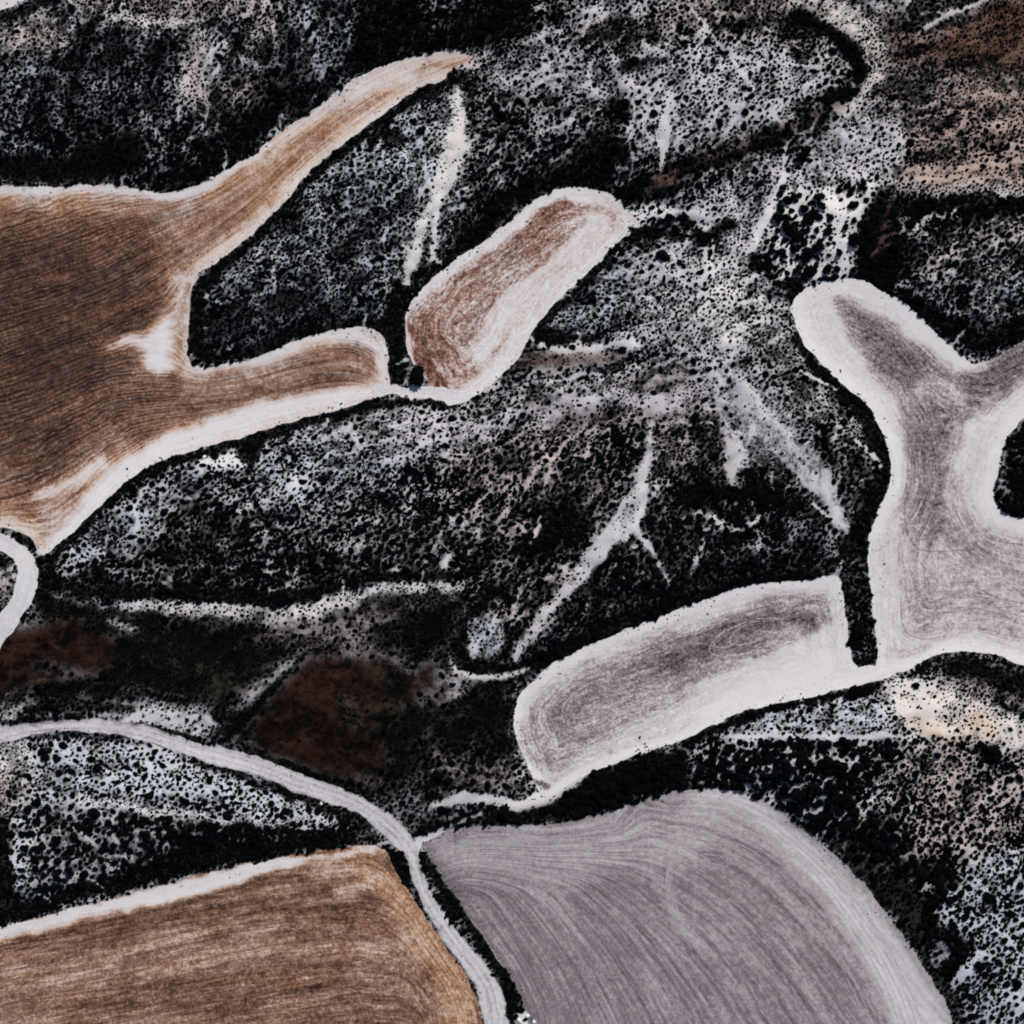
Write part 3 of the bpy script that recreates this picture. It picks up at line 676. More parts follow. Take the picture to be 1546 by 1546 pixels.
# pale forked field
k = 'pale_fork'
FLOW[k] = sd_in(k) + (fbm(GX, GY, 80, 191, 2) - .5) * 10
t = .02 + .12 * smooth(8, 26, sd_in(k)) + .14 * smooth(14, 40, sd_in(k)) * smooth(600, 800, GY)
t = paint(t, [(1265, 455, 14), (1310, 500, 60), (1370, 560, 84), (1420, 605, 100), (1480, 590, 66), (1546, 545, 50), (1700, 450, 50)], .50, 10, True)
t = paint(t, [(1270, 455, 10), (1310, 495, 34), (1370, 550, 54), (1420, 600, 60), (1470, 590, 50), (1546, 540, 36), (1700, 450, 40)], .80, 18, True)
t = paint(t, [(1410, 620, 100), (1405, 700, 82), (1405, 770, 90), (1430, 830, 110)], .46, 10, True)
t = paint(t, [(1410, 620, 66), (1400, 690, 46), (1400, 750, 50), (1420, 810, 40)], .70, 20, True)
t = paint(t, [(1440, 820, 50), (1500, 825, 34), (1700, 850, 40)], .50, 14, True)
t = paint(t, [(1400, 880, 80), (1480, 900, 130), (1600, 900, 150), (1700, 930, 160)], .40, 22, True)
t = paint(t, [(1500, 880, 40), (1546, 900, 60), (1700, 930, 80)], .44, 26, True)
t = paint(t, [(1395, 905, 40), (1400, 925, 46), (1430, 915, 30)], .50, 16, True)
t = paint(t, [(1345, 985, 14), (1390, 975, 10), (1440, 955, 8)], .36, 8, True)
t = paint(t, [(1330, 830, 30), (1345, 900, 34), (1335, 960, 24)], .20, 14, True)
for pts, v in [([(1345, 560), (1362, 610), (1372, 650), (1370, 720), (1366, 780), (1376, 818), (1400, 832), (1440, 831), (1475, 828)], .85),
               ([(1300, 470), (1340, 515), (1390, 560), (1430, 588), (1440, 600)], .95), ([(1405, 750), (1404, 775), (1420, 800), (1450, 818)], .95), ([(1460, 770), (1475, 800), (1500, 815), (1546, 822)], .9),
               ([(1455, 660), (1440, 700), (1430, 740), (1440, 780)], .2), ([(1390, 555), (1410, 590), (1440, 640), (1435, 660)], .15), ([(1385, 845), (1400, 860)], .9), ([(1455, 920), (1546, 915)], .85),
               ([(1460, 880), (1520, 910)], .8), ([(1335, 840), (1330, 900), (1334, 950), (1350, 985)], .5), ([(1470, 600), (1492, 610), (1480, 650), (1460, 700)], .2), ([(1360, 900), (1366, 950), (1400, 965), (1450, 950)], .7)]:
    TRACKS.append((pts, 1 if v > .5 else 0, 'pale forked field'))
FLOW[k] = blur(FLOW[k], 2)
TONE[k] = t
# grey capsule
k = 'grey_capsule'
FLOW[k] = sd_in(k) + (fbm(GX, GY, 70, 201, 2) - .5) * 10
t = .04 + .10 * smooth(6, 20, sd_in(k)) + .16 * smooth(8, 24, sd_in(k)) * (1 - smooth(960, 1150, GX))
t = paint(t, [(1060, 1075, 20), (1150, 1040, 40), (1240, 1010, 50)], .03, 14, True)
t = paint(t, [(830, 1110, 96), (900, 1060, 104), (1000, 1010, 90), (1100, 968, 84), (1190, 930, 76), (1240, 920, 56)], .48, 10, True)
t = paint(t, [(830, 1090, 30), (900, 1045, 56), (1000, 1000, 60), (1100, 965, 58), (1190, 930, 52), (1235, 925, 30)], .60, 18, True)
t = paint(t, [(960, 1010, 24), (1060, 975, 34), (1160, 940, 36), (1215, 930, 16)], .82, 18, True)
t = paint(t, [(860, 1120, 16), (960, 1075, 22), (1040, 1040, 14)], .50, 14, True)
t = paint(t, [(1262, 900, 22), (1268, 950, 16)], .22, 12, True)
t = paint(t, [(812, 1178, 8), (828, 1184, 7)], .85, 4, True)
for cx_, cy_, a_, b_, an, v in [(1150, 952, 96, 34, -18, 1), (1128, 962, 60, 22, -20, 0), (1150, 950, 74, 24, -20, 1), (1135, 955, 36, 14, -22, 0), (905, 1062, 60, 34, -24, 0), (880, 1078, 84, 46, -26, 1), (870, 1085, 48, 24, -26, 1), (1100, 962, 24, 12, -30, 0)]:
    pts = []
    n0 = int(abs(cx_) + abs(a_)) % 7
    for q in range(n0, n0 + 19):
        u = 2 * math.pi * q / 24
        c_, s_ = math.cos(math.radians(an)), math.sin(math.radians(an))
        pts.append((cx_ + a_ * math.cos(u) * c_ - b_ * math.sin(u) * s_, cy_ + a_ * math.cos(u) * s_ + b_ * math.sin(u) * c_))
    TRACKS.append((pts, v, 'grey oval field'))
TONE[k] = t
# smooth grey field
k = 'smooth_grey'
lab = []
for i, (x, y) in enumerate(FIELD[k]):
    if i < 6: lab.append(None)
    elif i < 20: lab.append(1.0)
    elif i < 22: lab.append(None)
    else: lab.append(0.0)
FA = laplace(k, lab, 4000) * 720
FA = blur(FA, 2)
topd = seg_sd(GX, GY, np.array(FIELD[k][:7], float), False)[0]
wA = smooth(10, 105, topd)
FLOW[k] = blur(FA * wA + (720 - topd * 1.3 + (fbm(GX, GY, 150, 211, 2) - .5) * 20) * (1 - wA), 3)
t = .60 + .0 * GX
t = paint(t, [(637, 1277), (691, 1251), (870, 1238), (1000, 1200), (1100, 1195), (1170, 1225), (1100, 1290), (950, 1320), (800, 1340), (690, 1330)], .40, 26)
t = paint(t, [(1060, 1205, 24), (1130, 1215, 30), (1190, 1260, 40), (1250, 1320, 50), (1310, 1400, 60), (1360, 1480, 70), (1400, 1560, 80), (1450, 1750, 90)], .14, 22, True)
t = paint(t, [(980, 1240, 10), (970, 1300, 16), (1000, 1350, 18), (1070, 1440, 16)], .46, 12, True)
t = paint(t, [(1065, 1285, 16), (1085, 1290, 16)], .72, 14, True)
for i in range(7):                      # headland turns near the top and passes along the curved edge
    TRACKS.append(([(1020 + i * 3, 1420), (1006 + i * 2, 1350), (1012 + i, 1290), (1045, 1250 + i * 5), (1085 + i * 3, 1248 + i * 6), (1112 + i * 2, 1275 + i * 4), (1100, 1305), (1070, 1312 - i * 3)][:8 - i % 3], i % 2 * 0, 'smooth grey field'))
E_ = [(1060, 1200), (1110, 1205), (1160, 1228), (1212, 1268), (1258, 1312), (1300, 1365), (1338, 1420), (1370, 1480), (1395, 1545), (1440, 1700)]
for i in range(11):
    o1 = 4 + i * 9.5
    TRACKS.append(([(x - o1 * (.25 + .07 * j), y + o1 * (.95 - .085 * j)) for j, (x, y) in enumerate(E_)], (i % 3 == 1) * 1, 'smooth grey field'))
for i in range(7):
    TRACKS.append(([(662 + i * 9, 1296 + i * 6), (676 + i * 9, 1276 + i * 4), (712 + i * 8, 1265 + i * 2), (750 + i * 12, 1272 + i), (800 + i * 14, 1268 - i)][:5 - i % 2], 0, 'smooth grey field'))
t = paint(t, [(640, 1285, 10), (680, 1345, 14), (740, 1430, 20), (800, 1540, 30)], .7, 12, True)
TONE[k] = t
# striped brown field
k = 'brown_striped'
dT = seg_sd(GX, GY, np.array(FIELD[k][:11], float), False)[0]
dR = seg_sd(GX, GY, np.array(FIELD[k][11:22], float), False)[0]
kk = 24.0
FLOW[k] = -kk * np.log(np.exp(-np.clip((GY - 1400 + .16 * GX + (fbm(GX, GY, 160, 221, 2) - .5) * 20), -400, 900) / kk) * 0 + np.exp(-(dT * .75 + (GY - 1300) * .25) / kk) + np.exp(-(dR * 2.6) / kk))
t = .60 + .12 * (fbm(GX * .4, GY * 2 + GX * .35, 60, 231, 3) - .5) * 4
t = paint(t, [(-220, 1447, 24), (0, 1407, 28), (150, 1372, 26), (300, 1334, 26), (420, 1306, 20), (560, 1283, 10)], .02, 5, True)
t = paint(t, [(0, 1435, 26), (200, 1390, 30), (330, 1375, 20)], .76, 16, True)
t = paint(t, [(470, 1305, 20), (560, 1310, 30), (600, 1360, 30), (640, 1420, 50), (680, 1480, 60), (700, 1560, 60)], .46, 22, True)
t = paint(t, [(520, 1345, 20), (560, 1330, 14)], .28, 12, True)
t = paint(t, [(200, 1500, 60), (420, 1500, 60), (560, 1490, 30)], .7, 26, True)
WARMTH[k] = paint(ZERO + .2, [(540, 1300, 20), (610, 1360, 40), (655, 1430, 50), (690, 1500, 50), (700, 1600, 50)], .95, 26, True)
TONE[k] = t
k = 'corner'
FLOW[k] = sd_in(k)
TONE[k] = .12 + .3 * smooth(6, 30, sd_in(k))
for k in ROAD:
    FLOW[k] = RLAT[k]
    TONE[k] = {'dirt_road': .24, 'ring': .16, 'field_link': .2}.get(k, .05) + .22 * np.exp(-((np.abs(RLAT[k]) - 4.5) / 1.6) ** 2) * (k == 'dirt_road') + .3 * smooth(-5, 0, SDF[k]) * (k == 'dirt_road')


# ------------------------------------------------------------------ shader helpers
class NT:
    def __init__(s, name):
        s.m = bpy.data.materials.new(name)
        s.m.use_nodes = True
        s.n = s.m.node_tree.nodes
        s.l = s.m.node_tree.links
        s.bsdf = s.n['Principled BSDF']
        s.bsdf.inputs['Roughness'].default_value = .95
        s.bsdf.inputs['Specular IOR Level'].default_value = .08

    def add(s, t, **k):
        n = s.n.new(t)
        for a, v in k.items():
            setattr(n, a, v)
        return n

    def put(s, sock, v):
        if hasattr(v, 'is_output'):
            s.l.new(v, sock)
        else:
            sock.default_value = v

    def math(s, op, a, b=0.0, c=None, clamp=False):
        n = s.add('ShaderNodeMath', operation=op, use_clamp=clamp)
        s.put(n.inputs[0], a); s.put(n.inputs[1], b)
        if c is not None: s.put(n.inputs[2], c)
        return n.outputs[0]

    def attr(s, name, color=False):
        n = s.add('ShaderNodeAttribute', attribute_name=name)
        return n.outputs['Color' if color else 'Fac']

    def pos(s):
        n = s.add('ShaderNodeNewGeometry')
        x = s.add('ShaderNodeSeparateXYZ')
        s.l.new(n.outputs['Position'], x.inputs[0])
        return n.outputs['Position'], x.outputs

    def vec(s, x, y, z):
        n = s.add('ShaderNodeCombineXYZ')
        s.put(n.inputs[0], x); s.put(n.inputs[1], y); s.put(n.inputs[2], z)
        return n.outputs[0]

    def noise(s, v, scale, detail=4, rough=.55, dist=0):
        n = s.add('ShaderNodeTexNoise')
        s.put(n.inputs['Vector'], v)
        n.inputs['Scale'].default_value = scale
        n.inputs['Detail'].default_value = detail
        n.inputs['Roughness'].default_value = rough
        n.inputs['Distortion'].default_value = dist
        return n.outputs['Fac']

    def mix(s, f, a, b):
        n = s.add('ShaderNodeMix', data_type='RGBA')
        s.put(n.inputs[0], f)
        for sock, v in ((n.inputs[6], a), (n.inputs[7], b)):
            s.put(sock, v if hasattr(v, 'is_output') else (*v, 1))
        return n.outputs[2]

    def ramp(s, f, stops):
        n = s.add('ShaderNodeValToRGB')
        e = n.color_ramp.elements
        while len(e) < len(stops):
            e.new(.5)
        for el, (p_, c) in zip(e, stops):
            el.position = p_
            el.color = (*c, 1)
        s.put(n.inputs[0], f)
        return n.outputs[0]

    def step(s, x, a, b):
        n = s.add('ShaderNodeMapRange', interpolation_type='SMOOTHSTEP')
        s.put(n.inputs[0], x); s.put(n.inputs[1], a); s.put(n.inputs[2], b)
        n.inputs[3].default_value = 0; n.inputs[4].default_value = 1
        return n.outputs[0]

    def bump(s, h, strength, dist):
        n = s.add('ShaderNodeBump')
        n.inputs['Strength'].default_value = strength
        n.inputs['Distance'].default_value = dist
        s.put(n.inputs['Height'], h)
        s.l.new(n.outputs[0], s.bsdf.inputs['Normal'])

    def color(s, c):
        s.put(s.bsdf.inputs['Base Color'], c)


K = 0.86       # photo colour of a sunlit level surface -> base colour


def field_material(name, stops, amp=.5, fine=.35, lines=0.0, period=3.4, grain=.25, blot=.35, other=None, short=.09, wob=5.0, low=.11):
    t = NT(name)
    P, X = t.pos()
    fl = t.attr('flow')
    s4 = t.noise(P, .030, 4, .6)
    s5 = t.noise(P, .11, 4, .65, .5)
    fl = t.math('ADD', fl, t.math('MULTIPLY', s5, wob))
    # long soft streaks that follow the plough lines
    v1 = t.vec(t.math('MULTIPLY', fl, low), t.math('MULTIPLY', X[0], .016), t.math('MULTIPLY', X[1], .016))
    v2 = t.vec(t.math('MULTIPLY', fl, .42), t.math('MULTIPLY', X[0], short), t.math('MULTIPLY', X[1], short))
    s1 = t.noise(v1, 1.0, 6, .66)
    s2 = t.noise(v2, 1.0, 4, .7)
    s3 = t.noise(P, .46, 3, .8)
    s6 = t.noise(P, .20, 3, .7)
    tone = t.attr('tone')
    lid = t.math('MULTIPLY_ADD', t.math('MULTIPLY', tone, t.math('SUBTRACT', 1.35, tone)), 1.8, .22)
    a = t.math('MULTIPLY', t.math('SUBTRACT', s1, .5), amp * 1.6)
    b = t.math('MULTIPLY', t.math('SUBTRACT', s2, .5), fine * 1.6)
    c = t.math('ADD', t.math('MULTIPLY', t.math('SUBTRACT', s3, .5), grain * 2.0), t.math('MULTIPLY', t.math('SUBTRACT', s6, .5), grain * .9))
    d = t.math('ADD', t.math('MULTIPLY', t.math('SUBTRACT', s4, .5), blot * 1.4), t.math('MULTIPLY', t.math('SUBTRACT', s5, .5), blot * 1.2))
    tot = t.math('ADD', t.math('ADD', a, b), t.math('ADD', c, d))
    if lines:
        w = t.math('SINE', t.math('MULTIPLY', t.math('ADD', fl, t.math('MULTIPLY', s4, 30.0)), 2 * math.pi / period))
        w = t.math('POWER', t.math('MULTIPLY_ADD', w, .5, .5), 3.0)
        w = t.math('MULTIPLY', w, t.math('MULTIPLY', t.attr('lam'), -lines))
        tot = t.math('ADD', tot, t.math('MULTIPLY', w, t.step(s1, .35, .65)))
    f = t.math('ADD', tone, t.math('MULTIPLY', tot, lid), clamp=True)
    col = t.ramp(f, stops)
    if other:
        k_ = t.noise(t.vec(t.math('MULTIPLY', fl, .05), t.math('MULTIPLY', X[0], .014), t.math('MULTIPLY', X[1], .014)), 1.0, 4, .65)
        col = t.mix(t.math('MULTIPLY', t.step(k_, .42, .70), .75), col, t.ramp(f, other))
    col = t.mix(t.attr('warm'), col, t.ramp(f, WARM))
    t.color(col)
    t.bump(t.math('ADD', s2, t.math('MULTIPLY', s3, .6)), .5, .35)
    return t.m


W_ = srgb(226, 223, 225, K)
WARM = [(0, W_), (.3, srgb(208, 180, 158, K)), (.5, srgb(174, 130, 98, K)), (.75, srgb(122, 82, 56, K)), (1, srgb(62, 40, 30, K))]
GREYS = [(0, W_), (.3, srgb(196, 184, 181, K)), (.5, srgb(140, 122, 116, K)), (.75, srgb(88, 70, 64, K)), (1, srgb(48, 37, 35, K))]
ORANGE = [(0, W_), (.3, srgb(206, 180, 162, K)), (.5, srgb(162, 122, 98, K)), (.75, srgb(104, 72, 56, K)), (1, srgb(54, 38, 31, K))]
FM = {
    'brown_arms': field_material('ploughed_brown_soil', [(0, W_), (.3, srgb(196, 176, 166, K)), (.5, srgb(154, 116, 97, K)), (.75, srgb(92, 65, 54, K)), (1, srgb(40, 29, 27, K))], .62, .42, .30, 7.6, .42, .34, GREYS, .03),
    'brown_capsule': field_material('stubble_red_brown_soil', [(0, W_), (.3, srgb(204, 190, 186, K)), (.55, srgb(156, 120, 106, K)), (.8, srgb(110, 72, 58, K)), (1, srgb(70, 44, 38, K))], .8, .65, 0, 4, .7, .35, GREYS),
    'pale_fork': field_material('chalky_mauve_soil', [(0, W_), (.3, srgb(202, 194, 197, K)), (.6, srgb(148, 138, 142, K)), (.85, srgb(104, 93, 97, K)), (1, srgb(58, 48, 51, K))], .5, .62, 0, 4.2, .62, .3, None, .06),
    'grey_capsule': field_material('chalky_grey_soil', [(0, W_), (.3, srgb(200, 193, 196, K)), (.6, srgb(142, 132, 137, K)), (.85, srgb(100, 91, 96, K)), (1, srgb(56, 46, 48, K))], .5, .62, 0, 4.6, .62, .3, None, .06),
    'smooth_grey': field_material('harrowed_grey_soil', [(0, srgb(214, 211, 214, K)), (.3, srgb(178, 170, 174, K)), (.6, srgb(132, 123, 128, K)), (.85, srgb(104, 96, 101, K)), (1, srgb(82, 75, 80, K))], .85, .16, .22, 13.0, .40, .2, None, .02, .6, .08),
    'brown_striped': field_material('striped_brown_soil', [(0, W_), (.3, srgb(190, 168, 156, K)), (.5, srgb(142, 114, 100, K)), (.75, srgb(94, 72, 63, K)), (1, srgb(46, 35, 32, K))], .6, .5, 0, 4.4, .55, .3, ORANGE, .05, 2.0),
    'corner': field_material('pink_pale_soil', [(0, W_), (.4, srgb(206, 186, 176, K)), (.7, srgb(170, 140, 125, K)), (1, srgb(120, 90, 80, K))], .4, .4, 0, 4, .4),
    'road': field_material('pale_dirt_road', [(0, W_), (.3, srgb(200, 197, 201, K)), (.6, srgb(158, 150, 155, K)), (1, srgb(80, 72, 75, K))], .35, .6, 0, 4, .5, .3, None, .04),
}


def ground_material():
    t = NT('scrubland_soil')
    P, X = t.pos()
    b = t.attr('pale')
    tint = t.attr('tint', True)
    n1 = t.noise(P, .26, 5, .66, .6)
    n2 = t.noise(P, .8, 4, .7)
    n3 = t.noise(P, .07, 4, .6)
    n = t.math('ADD', t.math('MULTIPLY', n1, .5), t.math('ADD', t.math('MULTIPLY', n2, .3), t.math('MULTIPLY', n3, .2)))
    # cover of dark litter and ground plants where the noise is under 1 - pale
    th = t.math('MULTIPLY_ADD', b, -.37, .705)
    m = t.step(n, t.math('SUBTRACT', th, .10), t.math('ADD', th, .085))
    n4 = t.noise(P, .17, 4, .62, .8)
    open_ = t.step(b, .72, .95)
    g = t.math('MULTIPLY', t.math('MULTIPLY_ADD', n2, .7, .65), t.math('MAXIMUM', t.math('MULTIPLY_ADD', open_, .7, .3), t.step(n4, .30, .56)))
    br = t.math('MULTIPLY_ADD', b, .50, .64)
    sc = t.add('ShaderNodeVectorMath', operation='SCALE')
    t.put(sc.inputs[0], tint); t.put(sc.inputs[3], t.math('MULTIPLY', g, br))
    dk = t.add('ShaderNodeVectorMath', operation='SCALE')
    t.put(dk.inputs[0], tint); t.put(dk.inputs[3], t.math('MULTIPLY', t.math('MULTIPLY_ADD', b, .20, .012), t.math('MULTIPLY_ADD', n1, 1.6, .2)))
    t.color(t.mix(m, dk.outputs[0], sc.outputs[0]))
    t.bump(n, .6, .5)
    return t.m


# ------------------------------------------------------------------ mesh makers
def tag(o, label=None, cat=None, group=None, kind=None):
    if label: o['label'] = label
    if cat: o['category'] = cat
    if group: o['group'] = group
    if kind: o['kind'] = kind
    return o


def link(name, me, mat=None, parent=None):
    o = bpy.data.objects.new(name, me)
    if mat is not None and len(me.materials) == 0:
        me.materials.append(mat)
    COL.objects.link(o)
    if parent: o.parent = parent
    return o


def set_attr(me, name, arr, typ='FLOAT'):
    a = me.attributes.new(name, typ, 'POINT')
    if typ == 'FLOAT_COLOR':
        c = np.ones((len(arr), 4), np.float32)
        c[:, :3] = arr
        a.data.foreach_set('color', c.ravel())
    else:
        a.data.foreach_set('value', np.asarray(arr, np.float32))


def ground():
    ext = []
    s, p_ = STEP, HI
    while p_ < HALF + 50000:
        s *= 1.22
        p_ += s
        ext.append(p_)
    ext = np.array(ext)
    ax = np.concatenate([(LO - (ext - HI))[::-1], CORE, ext])
    n = len(ax)
    X, Y = np.meshgrid(ax, ax)
    cx, cy = np.clip(X, LO, HI), np.clip(Y, LO, HI)
    Z = bil(HGT, cx, cy)
    # the sheet goes on beyond the picture as the same rolling scrubland
    away = np.maximum(np.maximum(LO - X, X - HI), np.maximum(LO - Y, Y - HI))
    f = smooth(0, 400, away)
    Z = Z * (1 - f) + f * 14 * (fbm(X, Y, 700, 301, 3) - .3)
    co = np.stack([(X - HALF) * M, (HALF - Y) * M, Z], -1).reshape(-1, 3)
    idx = np.arange(n * n).reshape(n, n)
    q = np.stack([idx[:-1, :-1], idx[1:, :-1], idx[1:, 1:], idx[:-1, 1:]], -1).reshape(-1, 4)
    me = bpy.data.meshes.new('ground')
    me.vertices.add(len(co)); me.vertices.foreach_set('co', co.astype(np.float32).ravel())
    me.loops.add(q.size); me.loops.foreach_set('vertex_index', q.astype(np.int32).ravel())
    me.polygons.add(len(q))
    me.polygons.foreach_set('loop_start', np.arange(0, q.size, 4, dtype=np.int32))
    me.polygons.foreach_set('use_smooth', np.ones(len(q), bool))
    me.update()
    # wavy lookup so that rims of the maps do not run straight outwards
    cxx = np.clip(X + f * 120 * (fbm(X, Y, 300, 311, 3) - .5), LO, HI)
    cyy = np.clip(Y + f * 120 * (fbm(X, Y, 300, 321, 3) - .5), LO, HI)
    pale = bil(B, cxx, cyy) * (1 - f) + f * (.25 + .5 * fbm(X, Y, 160, 331, 4))
    set_attr(me, 'pale', pale.ravel())
    tn = np.stack([bil(T[..., i], cxx, cyy) for i in range(3)], -1)
    set_attr(me, 'tint', tn.reshape(-1, 3), 'FLOAT_COLOR')
    o = link('ground', me, ground_material())
    return tag(o, 'pale stony scrubland soil with dark litter between the bushes', kind='structure')


def sheet(name, key, mat, dz):
    """the part of the grid inside SDF[key], its rim cut along the outline"""
    S = SDF[key]
    WM = WARMTH.get(key, ZERO)
    ins = S < 0
    H = HGT + dz
    gf = np.hypot(*np.gradient(FLOW[key])) / STEP
    lam = 1 - smooth(1.3, 2.4, gf)
    ids = -np.ones((N, N), int)
    ys, xs = np.nonzero(ins)
    ids[ys, xs] = np.arange(len(xs))
    vx = list(CORE[xs]); vy = list(CORE[ys]); vz = list(H[ys, xs])
    vt = list(TONE[key][ys, xs]); vf = list(FLOW[key][ys, xs]); vl = list(lam[ys, xs]); vw = list(WM[ys, xs])
    full = ins[:-1, :-1] & ins[1:, :-1] & ins[1:, 1:] & ins[:-1, 1:]
    fy, fx = np.nonzero(full)
    faces = np.stack([ids[fy, fx], ids[fy + 1, fx], ids[fy + 1, fx + 1], ids[fy, fx + 1]], -1).tolist()
    part = (ins[:-1, :-1] | ins[1:, :-1] | ins[1:, 1:] | ins[:-1, 1:]) & ~full
    cut = {}

    def edge(a, b):
        key_ = (a, b) if a < b else (b, a)
        if key_ in cut: return cut[key_]
        (ya, xa), (yb, xb) = a, b
        t_ = S[a] / (S[a] - S[b])
        cut[key_] = len(vx)
        for L_, A_ in ((vz, H), (vt, TONE[key]), (vf, FLOW[key]), (vl, lam), (vw, WM)):
            L_.append(A_[a] * (1 - t_) + A_[b] * t_)
        vx.append(CORE[xa] * (1 - t_) + CORE[xb] * t_)
        vy.append(CORE[ya] * (1 - t_) + CORE[yb] * t_)
        return cut[key_]

    for y, x in zip(*np.nonzero(part)):
        c = [(y, x), (y + 1, x), (y + 1, x + 1), (y, x + 1)]
        poly_ = []
        for i in range(4):
            a, b = c[i], c[(i + 1) % 4]
            if ins[a]: poly_.append(int(ids[a]))
            if ins[a] != ins[b]: poly_.append(edge(a, b))
        if len(poly_) >= 3: faces.append(poly_)
    vx, vy = np.array(vx), np.array(vy)
    co = np.stack([(vx - HALF) * M, (HALF - vy) * M, np.array(vz)], -1)
    me = bpy.data.meshes.new(name)
    me.from_pydata(co.tolist(), [], faces)
    me.polygons.foreach_set('use_smooth', np.ones(len(faces), bool))
    set_attr(me, 'tone', vt); set_attr(me, 'flow', np.array(vf) * M * 2); set_attr(me, 'lam', vl); set_attr(me, 'warm', vw)
    me.update()
    return link(name, me, mat)


ground()
LABEL = {
    'brown_arms': 'large dark brown ploughed field with two long arms and white rims, at the left',
    'brown_capsule': 'slanting oval red-brown stubble field with a white rim beside the round black tree',
    'pale_fork': 'chalky white forked field with a mauve centre at the right edge',
    'grey_capsule': 'elongated grey oval field with white rims in the lower middle',
    'smooth_grey': 'smooth grey harrowed field with curved stripes at the bottom',
    'brown_striped': 'brown field with near level stripes left of the dirt road',
    'corner': 'pinkish pale sliver of field in the top left corner',
}
for i, k in enumerate(FIELD):
    tag(sheet('field', k, FM[k], .10), LABEL[k], kind='structure')
RL = {'dirt_road': 'pale winding dirt road between the scrub and the striped brown field', 'ring': 'pale curved dirt track around a small knoll at the left edge',
      'field_link': 'short white track joining the brown arm to the red-brown oval field',
      'east_link': 'pale track joining the grey oval field to the forked field'}
for i, k in enumerate(ROAD):
    tag(sheet('dirt_road' if k == 'dirt_road' else 'dirt_track', k, FM['road'], .22), RL[k], kind='structure')


def soil_paint(name, c0, c1):
    t = NT(name)
    P, X = t.pos()
    t.color(t.mix(t.noise(P, .6, 4, .7), c0, c1))
    return t.m


TRM5 = soil_paint('faint_scraped_soil', srgb(152, 144, 149, K), srgb(192, 186, 190, K))
TRM = [soil_paint('pale_scraped_soil', srgb(176, 170, 174, K), srgb(226, 222, 225, K)), soil_paint('pressed_dark_soil', srgb(88, 78, 82, K), srgb(146, 136, 141, K))]
TKEY = {'grey oval field': 'grey_capsule', 'pale forked field': 'pale_fork', 'smooth grey field': 'smooth_grey'}
wob = random.Random(3)
for pts, dark, fld in TRACKS:
    S_ = spline(pts, False, 8)
    d_ = np.gradient(S_, axis=0)
    nn = np.stack([-d_[:, 1], d_[:, 0]], -1) / (np.linalg.norm(d_, axis=1)[:, None] + 1e-6)
    n_ = len(S_)
    w_ = np.array([wob.uniform(.05, .62 if fld != 'smooth grey field' else .8) for _ in range(n_)])
    w_[0] = w_[-1] = .02
    S_ = S_ + nn * np.array([wob.gauss(0, .3) for _ in range(n_)])[:, None]
    inside = bil(SDF[TKEY[fld]], S_[:, 0], S_[:, 1]) < -3
    vs, fs = [], []
    for (x, y), nv, ww in zip(S_, nn, w_):
        for sg in (-1, 1):
            vs.append(at(x + nv[0] * ww * sg, y + nv[1] * ww * sg, .16))
    for i in range(n_ - 1):
        if inside[i] and inside[i + 1]: fs.append((2 * i, 2 * i + 1, 2 * i + 3, 2 * i + 2))
    if not fs: continue
    me = bpy.data.meshes.new('wheel_track')
    me.from_pydata(vs, [], fs); me.update()
    tag(link('wheel_track', me, TRM5 if fld == 'smooth grey field' else TRM[dark]), ('dark' if dark and fld != 'smooth grey field' else 'pale') + ' thin curved wheel track across the ' + fld, kind='structure')


# ------------------------------------------------------------------ plants
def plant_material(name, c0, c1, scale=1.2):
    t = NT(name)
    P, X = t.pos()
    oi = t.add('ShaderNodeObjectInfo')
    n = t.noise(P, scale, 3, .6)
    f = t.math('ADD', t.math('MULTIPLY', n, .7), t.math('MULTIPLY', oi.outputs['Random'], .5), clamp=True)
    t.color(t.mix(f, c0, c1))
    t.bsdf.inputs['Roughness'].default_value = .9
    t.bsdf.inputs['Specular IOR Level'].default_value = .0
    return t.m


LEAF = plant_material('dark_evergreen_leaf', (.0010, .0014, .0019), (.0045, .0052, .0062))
DRYL = plant_material('dry_tuft_leaf', (.012, .011, .011), (.075, .070, .070))
BARK = plant_material('grey_bark', (.03, .025, .02), (.06, .05, .04))


